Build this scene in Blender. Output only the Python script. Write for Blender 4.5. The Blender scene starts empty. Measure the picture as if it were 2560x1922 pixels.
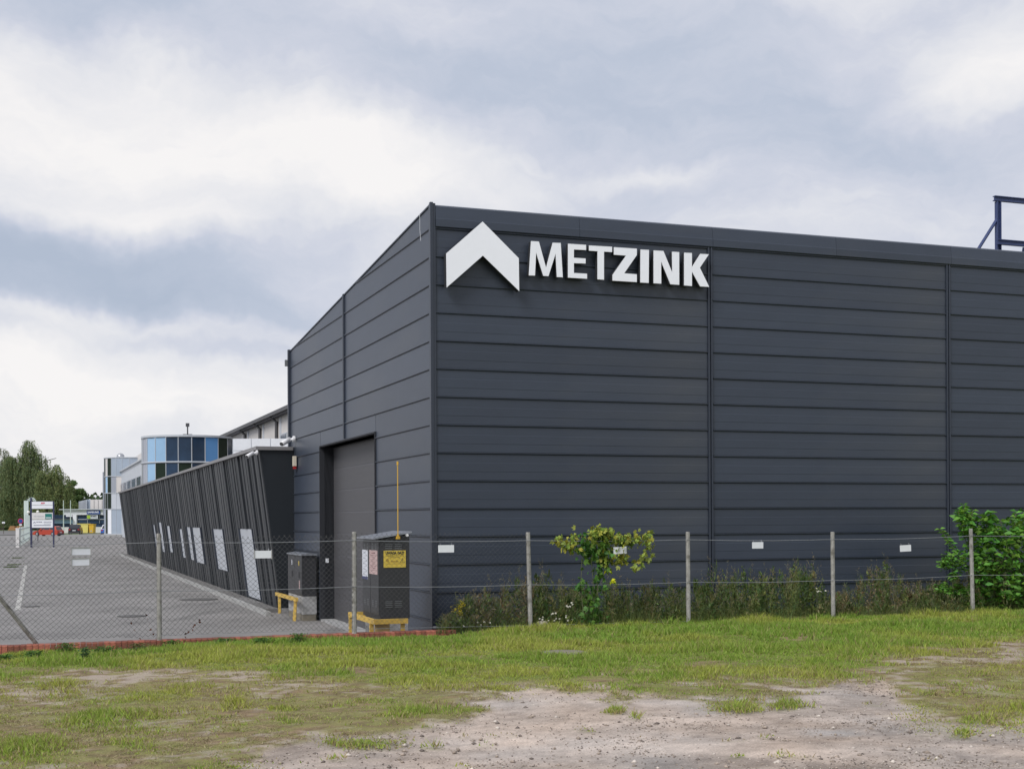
import bpy, math, random
import numpy as np
from mathutils import Vector, Matrix
random.seed(7); rng = np.random.default_rng(7)
R = math.radians
SC = bpy.context.scene
COL = SC.collection

# ------------------------------------------------------------------ camera, sky, sun, exposure
F = 3300.0; CH = 2.35; ROLL = 0.0048
cd = bpy.data.cameras.new('camera'); cam = bpy.data.objects.new('camera', cd); COL.objects.link(cam)
cd.sensor_width = 36; cd.lens = F / 2560 * 36; cd.shift_y = (1294 - 961) / 2560
cd.clip_start = 0.1; cd.clip_end = 5000
cam.matrix_world = Matrix.Translation((0, 0, CH)) @ Matrix.Rotation(R(90), 4, 'X') @ Matrix.Rotation(-ROLL, 4, 'Z')
SC.camera = cam
SC.view_settings.view_transform = 'Standard'; SC.view_settings.look = 'None'
SC.view_settings.exposure = 0.8; SC.view_settings.gamma = 1.0
SC.cycles.max_bounces = 6

def ray(px, py):
    dx = px - 1280; dy = py - 1294
    return ((dx - ROLL * dy) / F, -(dy + ROLL * dx) / F)
def P(px, py, Y):
    a, b = ray(px, py); return Vector((a * Y, Y, CH + b * Y))

SUN_EL, SUN_AZ = R(44), R(217)       # azimuth clockwise from +Y: left and a little behind the camera
w = bpy.data.worlds.new('World'); SC.world = w; w.use_nodes = True
nt = w.node_tree; nt.nodes.clear()
def N(t, **k):
    n = nt.nodes.new(t)
    for a, b in k.items(): setattr(n, a, b)
    return n
out = N('ShaderNodeOutputWorld'); bg = N('ShaderNodeBackground'); bg.inputs[1].default_value = 0.0575
nt.links.new(bg.outputs[0], out.inputs[0])
skyt = N('ShaderNodeTexSky', sky_type='NISHITA', sun_disc=False, sun_elevation=SUN_EL, sun_rotation=SUN_AZ)
tc = N('ShaderNodeTexCoord')
def vmath(op, a, b=None):
    n = N('ShaderNodeVectorMath', operation=op)
    for i, v in enumerate((a, b)):
        if v is None: continue
        if isinstance(v, (tuple, Vector)): n.inputs[i].default_value = tuple(v)
        else: nt.links.new(v, n.inputs[i])
    return n
def fmath(op, a, b=None, clamp=False):
    n = N('ShaderNodeMath', operation=op, use_clamp=clamp)
    for i, v in enumerate((a, b)):
        if v is None: continue
        if isinstance(v, (int, float)): n.inputs[i].default_value = v
        else: nt.links.new(v, n.inputs[i])
    return n.outputs[0]
def wnoise(scale, vec, detail=5, rough=.55, dist=0.0):
    n = N('ShaderNodeTexNoise'); n.inputs['Scale'].default_value = scale; n.inputs['Detail'].default_value = detail
    n.inputs['Roughness'].default_value = rough; n.inputs['Distortion'].default_value = dist
    nt.links.new(vec, n.inputs['Vector']); return n
DIR = tc.outputs['Generated']
warp = wnoise(3.2, DIR, 6, .62)
wv = vmath('SUBTRACT', warp.outputs['Color'], (.5, .5, .5))
wv2 = vmath('SCALE', wv.outputs[0]); wv2.inputs['Scale'].default_value = .17
dirw = vmath('ADD', DIR, wv2.outputs[0]).outputs[0]
strv = vmath('MULTIPLY', dirw, (1, 1, 3.2)).outputs[0]
base_n = wnoise(2.6, strv, 8, .58).outputs['Fac']
fine_n = wnoise(9.0, strv, 6, .6).outputs['Fac']
val = fmath('MULTIPLY_ADD' if False else 'MULTIPLY', fmath('SUBTRACT', base_n, .5), 1.0)
val = fmath('ADD', val, fmath('MULTIPLY', fmath('SUBTRACT', fine_n, .5), .55))
val = fmath('ADD', val, .50)
def blob(px, py, rx, rz, amt):
    global val
    a, b = ray(px, py); d = Vector((a, 1, b)).normalized()
    df = vmath('SUBTRACT', dirw, d)
    sc_ = vmath('MULTIPLY', df.outputs[0], (F / rx, F / rx, F / rz))
    ln = vmath('LENGTH', sc_.outputs[0])
    mr = N('ShaderNodeMapRange', interpolation_type='SMOOTHSTEP')
    nt.links.new(ln.outputs['Value'], mr.inputs[0]); mr.inputs[1].default_value = 1.25; mr.inputs[2].default_value = 0
    mr.inputs[3].default_value = 0; mr.inputs[4].default_value = amt
    val = fmath('ADD', val, mr.outputs[0])
for b_ in ((300, 360, 760, 250, .50), (60, 640, 800, 100, -.62), (480, 760, 620, 60, -.34), (980, 420, 420, 140, .38), (150, 520, 500, 60, .12),
           (250, 60, 900, 100, -.16), (1500, 210, 900, 150, -.16), (2150, 360, 900, 160, -.20), (2540, 190, 330, 150, .42),
           (1620, 430, 260, 40, .26), (200, 950, 900, 120, .34), (150, 800, 520, 40, .22), (1180, 90, 380, 70, .12), (600, 850, 300, 30, -.12)):
    blob(*b_)
# towards the horizon an overcast sky pales evenly
sep = N('ShaderNodeSeparateXYZ'); nt.links.new(DIR, sep.inputs[0])
mrh = N('ShaderNodeMapRange', interpolation_type='SMOOTHSTEP'); nt.links.new(sep.outputs['Z'], mrh.inputs[0])
mrh.inputs[1].default_value = .16; mrh.inputs[2].default_value = .0; mrh.inputs[3].default_value = 0; mrh.inputs[4].default_value = .28
val = fmath('ADD', val, mrh.outputs[0])
ramp = N('ShaderNodeValToRGB'); nt.links.new(val, ramp.inputs[0])
cr = ramp.color_ramp
stops = [(0.0, (.45, .515, .635)), (.26, (.52, .575, .69)), (.48, (.635, .665, .76)), (.70, (.78, .79, .835)), (1.0, (.945, .925, .92))]
cr.elements[0].position = 0; cr.elements[0].color = (*stops[0][1], 1)
cr.elements[1].position = 1; cr.elements[1].color = (*stops[-1][1], 1)
for p_, c_ in stops[1:-1]:
    e = cr.elements.new(p_); e.color = (*c_, 1)
cl = vmath('SCALE', ramp.outputs[0]); cl.inputs['Scale'].default_value = 10.0
mx = N('ShaderNodeMix', data_type='RGBA'); mx.inputs[0].default_value = .03
nt.links.new(cl.outputs[0], mx.inputs[6]); nt.links.new(skyt.outputs[0], mx.inputs[7])
nt.links.new(mx.outputs[2], bg.inputs[0])

sd = bpy.data.lights.new('sun', 'SUN'); sd.energy = 1.5; sd.angle = R(24); sd.color = (1, .975, .94)
sun = bpy.data.objects.new('sun', sd); COL.objects.link(sun)
sv = Vector((math.sin(SUN_AZ) * math.cos(SUN_EL), math.cos(SUN_AZ) * math.cos(SUN_EL), math.sin(SUN_EL)))
sun.rotation_euler = (-sv).to_track_quat('-Z', 'Y').to_euler()

# ------------------------------------------------------------------ helpers
TH = math.atan(.362); CT, ST = math.cos(TH), math.sin(TH)
CX, CY = -1.308, 21.8
def B(u, v, z=0): return Vector((CX + CT * u - ST * v, CY + ST * u + CT * v, z))
def toB(p):
    dx, dy = p[0] - CX, p[1] - CY; return (CT * dx + ST * dy, -ST * dx + CT * dy, p[2])
def ray_v(px, py, v):    # hit of a pixel ray on the plane v = const -> u, z
    a, b = ray(px, py)
    u = (a * (CY + CT * v) - CX + ST * v) / (CT - a * ST); Y = CY + ST * u + CT * v
    return u, CH + b * Y
def ray_u(px, py, u):
    a, b = ray(px, py)
    v = (CX + CT * u - a * (CY + ST * u)) / (ST + a * CT); Y = CY + ST * u + CT * v
    return v, CH + b * Y

def setp(o, label=None, cat=None, group=None, kind=None):
    if label: o['label'] = label
    if cat: o['category'] = cat
    if group: o['group'] = group
    if kind: o['kind'] = kind
    return o
def empty(name, loc=(0, 0, 0), rz=0.0, label=None, cat=None, group=None):
    o = bpy.data.objects.new(name, None); COL.objects.link(o); o.location = loc; o.rotation_euler = (0, 0, rz)
    o.empty_display_size = .2
    return setp(o, label, cat, group)
def link(name, me, parent=None, loc=None, rot=None):
    o = bpy.data.objects.new(name, me); COL.objects.link(o)
    if parent: o.parent = parent
    if loc is not None: o.location = loc
    if rot is not None: o.rotation_euler = rot
    return o

class MB:
    def __init__(s): s.v = []; s.f = []
    def add(s, vs, fs):
        n = len(s.v); s.v += [tuple(x) for x in vs]; s.f += [tuple(i + n for i in f) for f in fs]; return s
    def box(s, x0, x1, y0, y1, z0, z1, M=None):
        vs = [Vector((x, y, z)) for z in (z0, z1) for y in (y0, y1) for x in (x0, x1)]
        if M is not None: vs = [M @ q for q in vs]
        return s.add(vs, [(0, 2, 3, 1), (4, 5, 7, 6), (0, 1, 5, 4), (2, 6, 7, 3), (0, 4, 6, 2), (1, 3, 7, 5)])
    def prism(s, poly, a, b):
        """poly: list of points (3D); a,b: offset vectors of the two ends"""
        n = len(poly); a = Vector(a); b = Vector(b)
        vs = [Vector(p) + a for p in poly] + [Vector(p) + b for p in poly]
        fs = [tuple(range(n))[::-1], tuple(range(n, 2 * n))] + [(i, (i + 1) % n, n + (i + 1) % n, n + i) for i in range(n)]
        return s.add(vs, fs)
    def tube(s, pts, r, n=6, r2=None, cap=True):
        pts = [Vector(p) for p in pts]; m = len(pts); rings = []
        for i, p in enumerate(pts):
            t = (pts[min(i + 1, m - 1)] - pts[max(i - 1, 0)])
            t = t.normalized() if t.length > 1e-9 else Vector((0, 0, 1))
            up = Vector((0, 0, 1)) if abs(t.z) < .9 else Vector((1, 0, 0))
            e1 = t.cross(up).normalized(); e2 = t.cross(e1)
            rr = r if r2 is None else r + (r2 - r) * i / max(1, m - 1)
            rings.append([p + e1 * rr * math.cos(2 * math.pi * k / n) + e2 * rr * math.sin(2 * math.pi * k / n) for k in range(n)])
        vs = [q for ring in rings for q in ring]; fs = []
        for i in range(m - 1):
            for k in range(n):
                a = i * n + k; b = i * n + (k + 1) % n
                fs.append((a, b, b + n, a + n))
        if cap: fs += [tuple(range(n))[::-1], tuple(range((m - 1) * n, m * n))]
        return s.add(vs, fs)
    def ball(s, c, r, n=8, m=6, sc=(1, 1, 1)):
        vs = [];
        for j in range(m + 1):
            th = math.pi * j / m
            for k in range(n):
                ph = 2 * math.pi * k / n
                vs.append((c[0] + sc[0] * r * math.sin(th) * math.cos(ph), c[1] + sc[1] * r * math.sin(th) * math.sin(ph), c[2] + sc[2] * r * math.cos(th)))
        fs = [(j * n + k, (j + 1) * n + k, (j + 1) * n + (k + 1) % n, j * n + (k + 1) % n) for j in range(m) for k in range(n)]
        return s.add(vs, fs)
    def mesh(s, name, mat=None, smooth=False):
        me = bpy.data.meshes.new(name); me.from_pydata(s.v, [], s.f); me.update()
        if mat: me.materials.append(mat)
        if smooth: me.polygons.foreach_set('use_smooth', [True] * len(me.polygons))
        return me
    def build(s, name, mat=None, parent=None, loc=None, rot=None, smooth=False):
        return link(name, s.mesh(name, mat, smooth), parent, loc, rot)

def mat(name, col, rough=.6, metal=0.0, noise=0.0, nscale=8.0, bump=0.0, bscale=40.0, spec=.5, stretch=(1, 1, 1), dirt=None, coord='Object', two=False):
    m = bpy.data.materials.new(name); m.use_nodes = True; t = m.node_tree; p = t.nodes['Principled BSDF']
    p.inputs['Base Color'].default_value = (*col, 1); p.inputs['Roughness'].default_value = rough
    p.inputs['Metallic'].default_value = metal; p.inputs['Specular IOR Level'].default_value = spec
    if noise or bump or dirt:
        c = t.nodes.new('ShaderNodeTexCoord'); mp = t.nodes.new('ShaderNodeMapping'); mp.inputs['Scale'].default_value = stretch
        t.links.new(c.outputs[coord], mp.inputs['Vector'])
    if noise:
        n = t.nodes.new('ShaderNodeTexNoise'); n.inputs['Scale'].default_value = nscale; n.inputs['Detail'].default_value = 6; n.inputs['Roughness'].default_value = .65
        t.links.new(mp.outputs[0], n.inputs['Vector'])
        mr = t.nodes.new('ShaderNodeMapRange'); mr.inputs[1].default_value = .3; mr.inputs[2].default_value = .7
        mr.inputs[3].default_value = 1 - noise; mr.inputs[4].default_value = 1 + noise
        t.links.new(n.outputs['Fac'], mr.inputs[0])
        vm = t.nodes.new('ShaderNodeVectorMath'); vm.operation = 'SCALE'; vm.inputs[0].default_value = col
        t.links.new(mr.outputs[0], vm.inputs['Scale'])
        last = vm.outputs[0]
        if dirt:
            dc, dsc, lo, hi = dirt
            n2 = t.nodes.new('ShaderNodeTexNoise'); n2.inputs['Scale'].default_value = dsc; n2.inputs['Detail'].default_value = 7
            t.links.new(mp.outputs[0], n2.inputs['Vector'])
            m2 = t.nodes.new('ShaderNodeMapRange'); m2.inputs[1].default_value = lo; m2.inputs[2].default_value = hi
            t.links.new(n2.outputs['Fac'], m2.inputs[0])
            mm = t.nodes.new('ShaderNodeMix'); mm.data_type = 'RGBA'; t.links.new(m2.outputs[0], mm.inputs[0])
            t.links.new(last, mm.inputs[6]); mm.inputs[7].default_value = (*dc, 1); last = mm.outputs[2]
        t.links.new(last, p.inputs['Base Color'])
    if bump:
        n = t.nodes.new('ShaderNodeTexNoise'); n.inputs['Scale'].default_value = bscale; n.inputs['Detail'].default_value = 4
        t.links.new(mp.outputs[0], n.inputs['Vector'])
        b = t.nodes.new('ShaderNodeBump'); b.inputs['Strength'].default_value = bump; b.inputs['Distance'].default_value = .02
        t.links.new(n.outputs['Fac'], b.inputs['Height']); t.links.new(b.outputs[0], p.inputs['Normal'])
    return m

def leafmat(name, rough=.55, trans=.25):
    m = bpy.data.materials.new(name); m.use_nodes = True; t = m.node_tree; p = t.nodes['Principled BSDF']
    a = t.nodes.new('ShaderNodeAttribute'); a.attribute_name = 'tint'
    t.links.new(a.outputs['Color'], p.inputs['Base Color']); p.inputs['Roughness'].default_value = rough
    p.inputs['Specular IOR Level'].default_value = .3
    tr = t.nodes.new('ShaderNodeBsdfTranslucent'); t.links.new(a.outputs['Color'], tr.inputs[0])
    mixs = t.nodes.new('ShaderNodeMixShader'); mixs.inputs[0].default_value = trans
    t.links.new(p.outputs[0], mixs.inputs[1]); t.links.new(tr.outputs[0], mixs.inputs[2])
    t.links.new(mixs.outputs[0], t.nodes['Material Output'].inputs[0])
    return m

M = {}
M['clad'] = mat('dark_cladding', (.040, .051, .074), .40, 0, .07, 1.2, .015, 2.5, .45, (1, 1, 3), dirt=((.058, .066, .082), .35, .5, .8))
M['clad_left'] = M['clad']
def objvary(m, amt):      # small tone shift from panel to panel
    t = m.node_tree; p = t.nodes['Principled BSDF']; lk = p.inputs['Base Color'].links[0]; src = lk.from_socket
    oi = t.nodes.new('ShaderNodeObjectInfo'); mr = t.nodes.new('ShaderNodeMapRange'); mr.inputs[3].default_value = 1 - amt; mr.inputs[4].default_value = 1 + amt
    t.links.new(oi.outputs['Random'], mr.inputs[0]); v = t.nodes.new('ShaderNodeVectorMath'); v.operation = 'SCALE'
    t.links.new(src, v.inputs[0]); t.links.new(mr.outputs[0], v.inputs['Scale']); t.links.new(v.outputs[0], p.inputs['Base Color'])
objvary(M['clad'], .09)
M['trim'] = mat('dark_trim', (.030, .038, .056), .4, 0, .08, 3)
M['door'] = mat('roller_door_paint', (.072, .071, .077), .5, 0, .05, 2, stretch=(1, 1, 8))
M['core'] = mat('wall_core', (.02, .022, .028), .8)
objvary(M['annex'] if False else M['clad'], .0)
M['roof'] = mat('roof_membrane', (.12, .12, .13), .8)
M['annex'] = mat('annex_black', (.011, .015, .020), .5, 0, .1, 2)
M['rib'] = mat('annex_rib', (.020, .024, .030), .5, 0, .12, 1.5)
M['ribgrey'] = mat('annex_rib_grey', (.048, .052, .058), .5, 0, .12, 1.5)
M['coping'] = mat('zinc_coping', (.22, .215, .22), .5, .2, .1, 5)
M['pane'] = mat('frosted_pane', (.50, .53, .58), .35, 0, .06, 2)
M['white'] = mat('white_sign_paint', (.89, .91, .97), .4, 0, .015, 4)
M['white2'] = mat('white_paint', (.74, .76, .80), .5, 0, .05, 6)
M['concrete'] = mat('concrete', (.36, .36, .36), .85, 0, .16, 9, .5, 60, dirt=((.2, .2, .19), 4, .5, .75))
M['postc'] = mat('post_concrete', (.33, .32, .30), .9, 0, .22, 14, .6, 90, dirt=((.16, .15, .13), 9, .52, .7))
M['cab'] = mat('cabinet_dark_paint', (.030, .031, .035), .45, 0, .1, 5)
M['cabroof'] = mat('cabinet_roof', (.30, .32, .36), .4, .5, .1, 7)
M['slot'] = mat('louvre_slot', (.16, .17, .18), .5)
M['yellow'] = mat('yellow_paint', (.60, .40, .08), .6, 0, .15, 7, dirt=((.32, .25, .12), 9, .58, .75))
M['tan'] = mat('tan_board', (.42, .30, .13), .8, 0, .2, 6)
M['pole'] = mat('gas_yellow', (.62, .37, .04), .45)
M['steelblue'] = mat('blue_steel', (.045, .065, .16), .45, .2, .1, 3)
M['wire'] = mat('galvanised_wire', (.30, .31, .33), .5, .5, .2, 30)
M['meshw'] = mat('mesh_wire', (.10, .10, .10), .6, .3, .3, 12)
M['brick'] = mat('kerb_brick', (.23, .075, .05), .85, 0, .25, 11, .5, 60, dirt=((.10, .055, .04), 5, .55, .75))
M['brick2'] = mat('kerb_brick_pale', (.36, .12, .08), .85, 0, .2, 11, .5, 60)
M['mortar'] = mat('mortar', (.24, .22, .20), .9, 0, .2, 9)
M['leaf'] = leafmat('foliage'); M['blade'] = leafmat('grass_blade', .6, .3)
M['stem'] = mat('plant_stem', (.10, .11, .05), .8, 0, .3, 20)
M['bark'] = mat('bark', (.10, .085, .065), .9, 0, .3, 3, .6, 12)
M['flower'] = mat('daisy_white', (.85, .84, .78), .7)
M['gold'] = mat('goldenrod_yellow', (.62, .50, .03), .7)
M['asphalt'] = mat('asphalt', (.16, .155, .15), .9, 0, .15, 3, .3, 60)
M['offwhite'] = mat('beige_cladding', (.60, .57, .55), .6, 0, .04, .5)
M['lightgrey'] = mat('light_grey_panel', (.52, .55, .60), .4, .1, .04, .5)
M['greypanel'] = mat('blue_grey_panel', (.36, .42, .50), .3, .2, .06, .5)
M['gutter'] = mat('dark_gutter', (.06, .06, .065), .5)
M['mull'] = mat('aluminium_mullion', (.55, .58, .62), .4, .4)
M['g_light_refl'] = mat('pale_blue_glass_refl', (.27, .44, .63), .12, 0, .12, .5, spec=.6)  # blue glass tints, with reflections put into the colour
M['g_mid_refl'] = mat('blue_glass_refl', (.10, .29, .60), .1, 0, spec=.5)
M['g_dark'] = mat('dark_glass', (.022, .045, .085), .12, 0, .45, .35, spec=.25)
M['g_green_refl'] = mat('dark_green_glass_refl', (.018, .028, .02), .35, 0, .3, .4, spec=.1)  # dark reflections of trees put into the pane colour
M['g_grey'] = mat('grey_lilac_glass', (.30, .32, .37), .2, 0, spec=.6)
M['navy'] = mat('navy_post', (.025, .03, .085), .5)
M['red'] = mat('red_print', (.62, .02, .07), .5)
M['teal'] = mat('teal_print', (.01, .17, .15), .5)
M['greyprint'] = mat('grey_print', (.38, .40, .43), .6)
M['navyprint'] = mat('navy_print', (.05, .06, .14), .6)
M['blueprint'] = mat('blue_sign', (.015, .06, .27), .5)
M['lime'] = mat('lime_print', (.32, .48, .03), .5)
M['blackprint'] = mat('black_print', (.03, .028, .015), .6)
M['brownprint'] = mat('brown_print', (.25, .10, .02), .6)
M['signyellow'] = mat('warning_yellow', (.62, .46, .07), .5, 0, .08, 14)
M['paper'] = mat('white_paper', (.62, .64, .70), .7, 0, .05, 20)
M['pinkpaper'] = mat('pink_paper', (.50, .36, .35), .7, 0, .08, 20)
M['pinkink'] = mat('faded_ink', (.26, .13, .13), .7)
M['palewhite'] = mat('pale_green_white', (.55, .63, .60), .5, 0, .06, 3)
M['pillar'] = mat('rendered_pillar', (.62, .61, .60), .8, 0, .08, 4)
M['globe'] = mat('lamp_globe', (.85, .84, .78), .3)
M['carred'] = mat('car_red', (.42, .05, .025), .25, .2, spec=.6)
M['carblack'] = mat('car_black', (.018, .019, .024), .2, .2, spec=.6)
M['carblue'] = mat('car_blue', (.03, .14, .50), .25, .2, spec=.6)
M['roofrefl'] = mat('car_roof_reflection', (.6, .62, .66), .25, .3, spec=.6)  # pale reflection on the blue car's roof, put into the colour
M['glassdark'] = mat('car_glass', (.03, .035, .045), .08, 0, spec=.8)
M['tyre'] = mat('tyre', (.02, .02, .02), .8)
M['rim'] = mat('rim', (.42, .43, .45), .35, .6)
M['lightred'] = mat('tail_light', (.4, .02, .02), .3)
M['lightclear'] = mat('head_light', (.7, .7, .7), .2)
M['skipy'] = mat('skip_pale_yellow', (.68, .58, .16), .6, 0, .05, 2)
M['skipo'] = mat('skip_deep_yellow', (.66, .40, .03), .6, 0, .05, 2)
M['cameraw'] = mat('white_plastic', (.78, .78, .80), .4)
M['sirenc'] = mat('cream_plastic', (.62, .56, .46), .4)
M['stone'] = mat('gravel_stone', (.36, .33, .31), .9, 0, .3, 3)
M['rock'] = mat('pale_rock', (.42, .38, .32), .9, 0, .2, 12, .5, 30)
M['cover'] = mat('concrete_cover', (.20, .18, .14), .95, 0, .2, 10, .5, 50)
M['iron'] = mat('cast_iron', (.095, .092, .088), .7)
M['wood'] = mat('cut_wood', (.45, .24, .11), .8, 0, .2, 4)
M['paint'] = mat('road_paint', (.50, .49, .46), .8, 0, .2, 6, dirt=((.26, .25, .24), 3, .45, .6))
M['kerbst'] = mat('kerbstone', (.34, .34, .33), .9, 0, .15, 3)
M['rust'] = mat('rusty_leaf', (.14, .06, .03), .8)

def text_mesh(name, s, size, m, depth=0.002, bold=0.0, xs=1.0, width=None):
    c = bpy.data.curves.new('txt', 'FONT'); c.body = s; c.size = size; c.extrude = depth; c.offset = bold
    c.align_x = 'CENTER'; c.align_y = 'CENTER'
    o = bpy.data.objects.new('txt', c); COL.objects.link(o)
    bpy.context.view_layer.update()
    dg = bpy.context.evaluated_depsgraph_get(); me = bpy.data.meshes.new_from_object(o.evaluated_get(dg))
    bpy.data.objects.remove(o)
    me.name = name; me.materials.clear(); me.materials.append(m)
    if width:
        xs_ = [v.co.x for v in me.vertices]; k = width / (max(xs_) - min(xs_))
        for v in me.vertices: v.co.x *= k
    return me
FACE = (R(90), 0, 0)      # text lying in XY turned upright, facing -Y

# numpy value noise
def vnoise(x, y, s, seed=0):
    x = np.asarray(x, float) / s + 1000.0; y = np.asarray(y, float) / s + 1000.0
    xi = np.floor(x).astype(np.int64); yi = np.floor(y).astype(np.int64); fx = x - xi; fy = y - yi
    fx = fx * fx * (3 - 2 * fx); fy = fy * fy * (3 - 2 * fy)
    def h(a, b):
        n = (a * 374761393 + b * 668265263 + seed * 1442695041) & 0xffffffff
        n = ((n ^ (n >> 13)) * 1274126177) & 0xffffffff
        return ((n ^ (n >> 16)) & 0xffff) / 65535.0
    return (h(xi, yi) * (1 - fx) + h(xi + 1, yi) * fx) * (1 - fy) + (h(xi, yi + 1) * (1 - fx) + h(xi + 1, yi + 1) * fx) * fy
def fbm(x, y, s, o=4, seed=0):
    t = 0; a = .5; n = 0
    for i in range(o):
        t = t + a * vnoise(x, y, s / 2 ** i, seed + i * 17); n += a; a *= .55
    return t / n
def sstep(a, b, x):
    t = np.clip((x - a) / (b - a), 0, 1); return t * t * (3 - 2 * t)

def np_mesh(name, verts, faces, m, tint=None, smooth=False):
    """verts (n,3), faces (k, 3 or 4)"""
    me = bpy.data.meshes.new(name); nv = len(verts); k = faces.shape[1]; nf = len(faces)
    me.vertices.add(nv); me.vertices.foreach_set('co', np.ascontiguousarray(verts, np.float32).ravel())
    me.loops.add(nf * k); me.loops.foreach_set('vertex_index', np.ascontiguousarray(faces, np.int32).ravel())
    me.polygons.add(nf); me.polygons.foreach_set('loop_start', np.arange(0, nf * k, k, dtype=np.int32))
    me.update(calc_edges=True); me.materials.append(m)
    if smooth: me.polygons.foreach_set('use_smooth', np.ones(nf, bool))
    if tint is not None:
        a = me.attributes.new('tint', 'FLOAT_COLOR', 'POINT')
        c = np.ones((nv, 4), np.float32); c[:, :3] = tint; a.data.foreach_set('color', c.ravel())
    return me

def leaf_arrays(pos, d, nrm, L, W, col, fold=.25):
    """pointed leaves: 6 verts each (base, 2 sides, tip + 2 upper sides), 2 quads"""
    pos = np.asarray(pos, float); n = len(pos); d = d / np.linalg.norm(d, axis=1, keepdims=True)
    s = np.cross(d, nrm); s /= np.linalg.norm(s, axis=1, keepdims=True) + 1e-9; up = np.cross(s, d)
    L = np.broadcast_to(L, (n,))[:, None]; W = np.broadcast_to(W, (n,))[:, None]
    a = pos; mid = pos + d * L * .5; tip = pos + d * L - up * L * .12
    l = pos + d * L * .42 + s * W * .5 - up * W * fold * -1; r = pos + d * L * .42 - s * W * .5 + up * W * fold
    V = np.stack([a, l, tip, r], 1).reshape(-1, 3)
    Fc = np.arange(n * 4).reshape(n, 4)
    T = np.repeat(col, 4, axis=0)
    return V, Fc, T
def merge(parts):
    V = []; Fc = []; T = []; o = 0
    for v, f, t in parts:
        V.append(v); Fc.append(f + o); T.append(t); o += len(v)
    return np.concatenate(V), np.concatenate(Fc), np.concatenate(T)
def rdir(n, zmin=-1, zmax=1):
    z = rng.uniform(zmin, zmax, n); a = rng.uniform(0, 2 * np.pi, n); q = np.sqrt(1 - z * z)
    return np.stack([q * np.cos(a), q * np.sin(a), z], 1)
def tints(n, base, var=.25, hue=.12):
    base = np.array(base); k = 1 + rng.uniform(-var, var, (n, 1)); h = rng.uniform(-hue, hue, (n, 1))
    c = base[None] * k; c[:, 0:1] *= 1 + h * 1.6; c[:, 2:3] *= 1 - h
    return np.clip(c, 0.002, 1)

# ------------------------------------------------------------------ ground
FD = Vector((1, .336, 0)).normalized(); FP0 = Vector((-2.31, 19.28, 0))    # fence line
def fence_at(px, z=None, py=None, off=0.0):
    a = (px - 1280 - ROLL * ((py or 1450) - 1294)) / F
    fy = FP0.y - off; t = (a * fy - FP0.x) / (FD.x - a * FD.y)
    p = Vector((FP0.x + FD.x * t, fy + FD.y * t, 0))
    p.z = z if z is not None else CH + ray(px, py)[1] * p.y
    return p
def fdist(X, Y):   # signed distance beyond the fence line (positive = behind)
    return (-(X - FP0.x) * FD.y + (Y - FP0.y) * FD.x)
def zg_base(X, Y):
    z = .675 + .012 * np.sin(X * .7 + 1) * np.cos(Y * .5)
    fd = fdist(X, Y)
    z = z - (.085 * sstep(.3, -1.2, X) + .03 * sstep(-4.2, -6, X) - .035 * np.exp(-((X + 3.6) / .9) ** 2)) * sstep(-2.6, -.5, fd)
    z = z + .03 * (fbm(X, Y, 1.6, 3, 5) - .5)
    return z
def topx(X, Y, Z):
    b = (Z - CH) / Y * F; a = X / Y * F
    return 1280 + a - ROLL * b * -1 * -1 if False else 1280 + a, 1294 - b - ROLL * a

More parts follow.
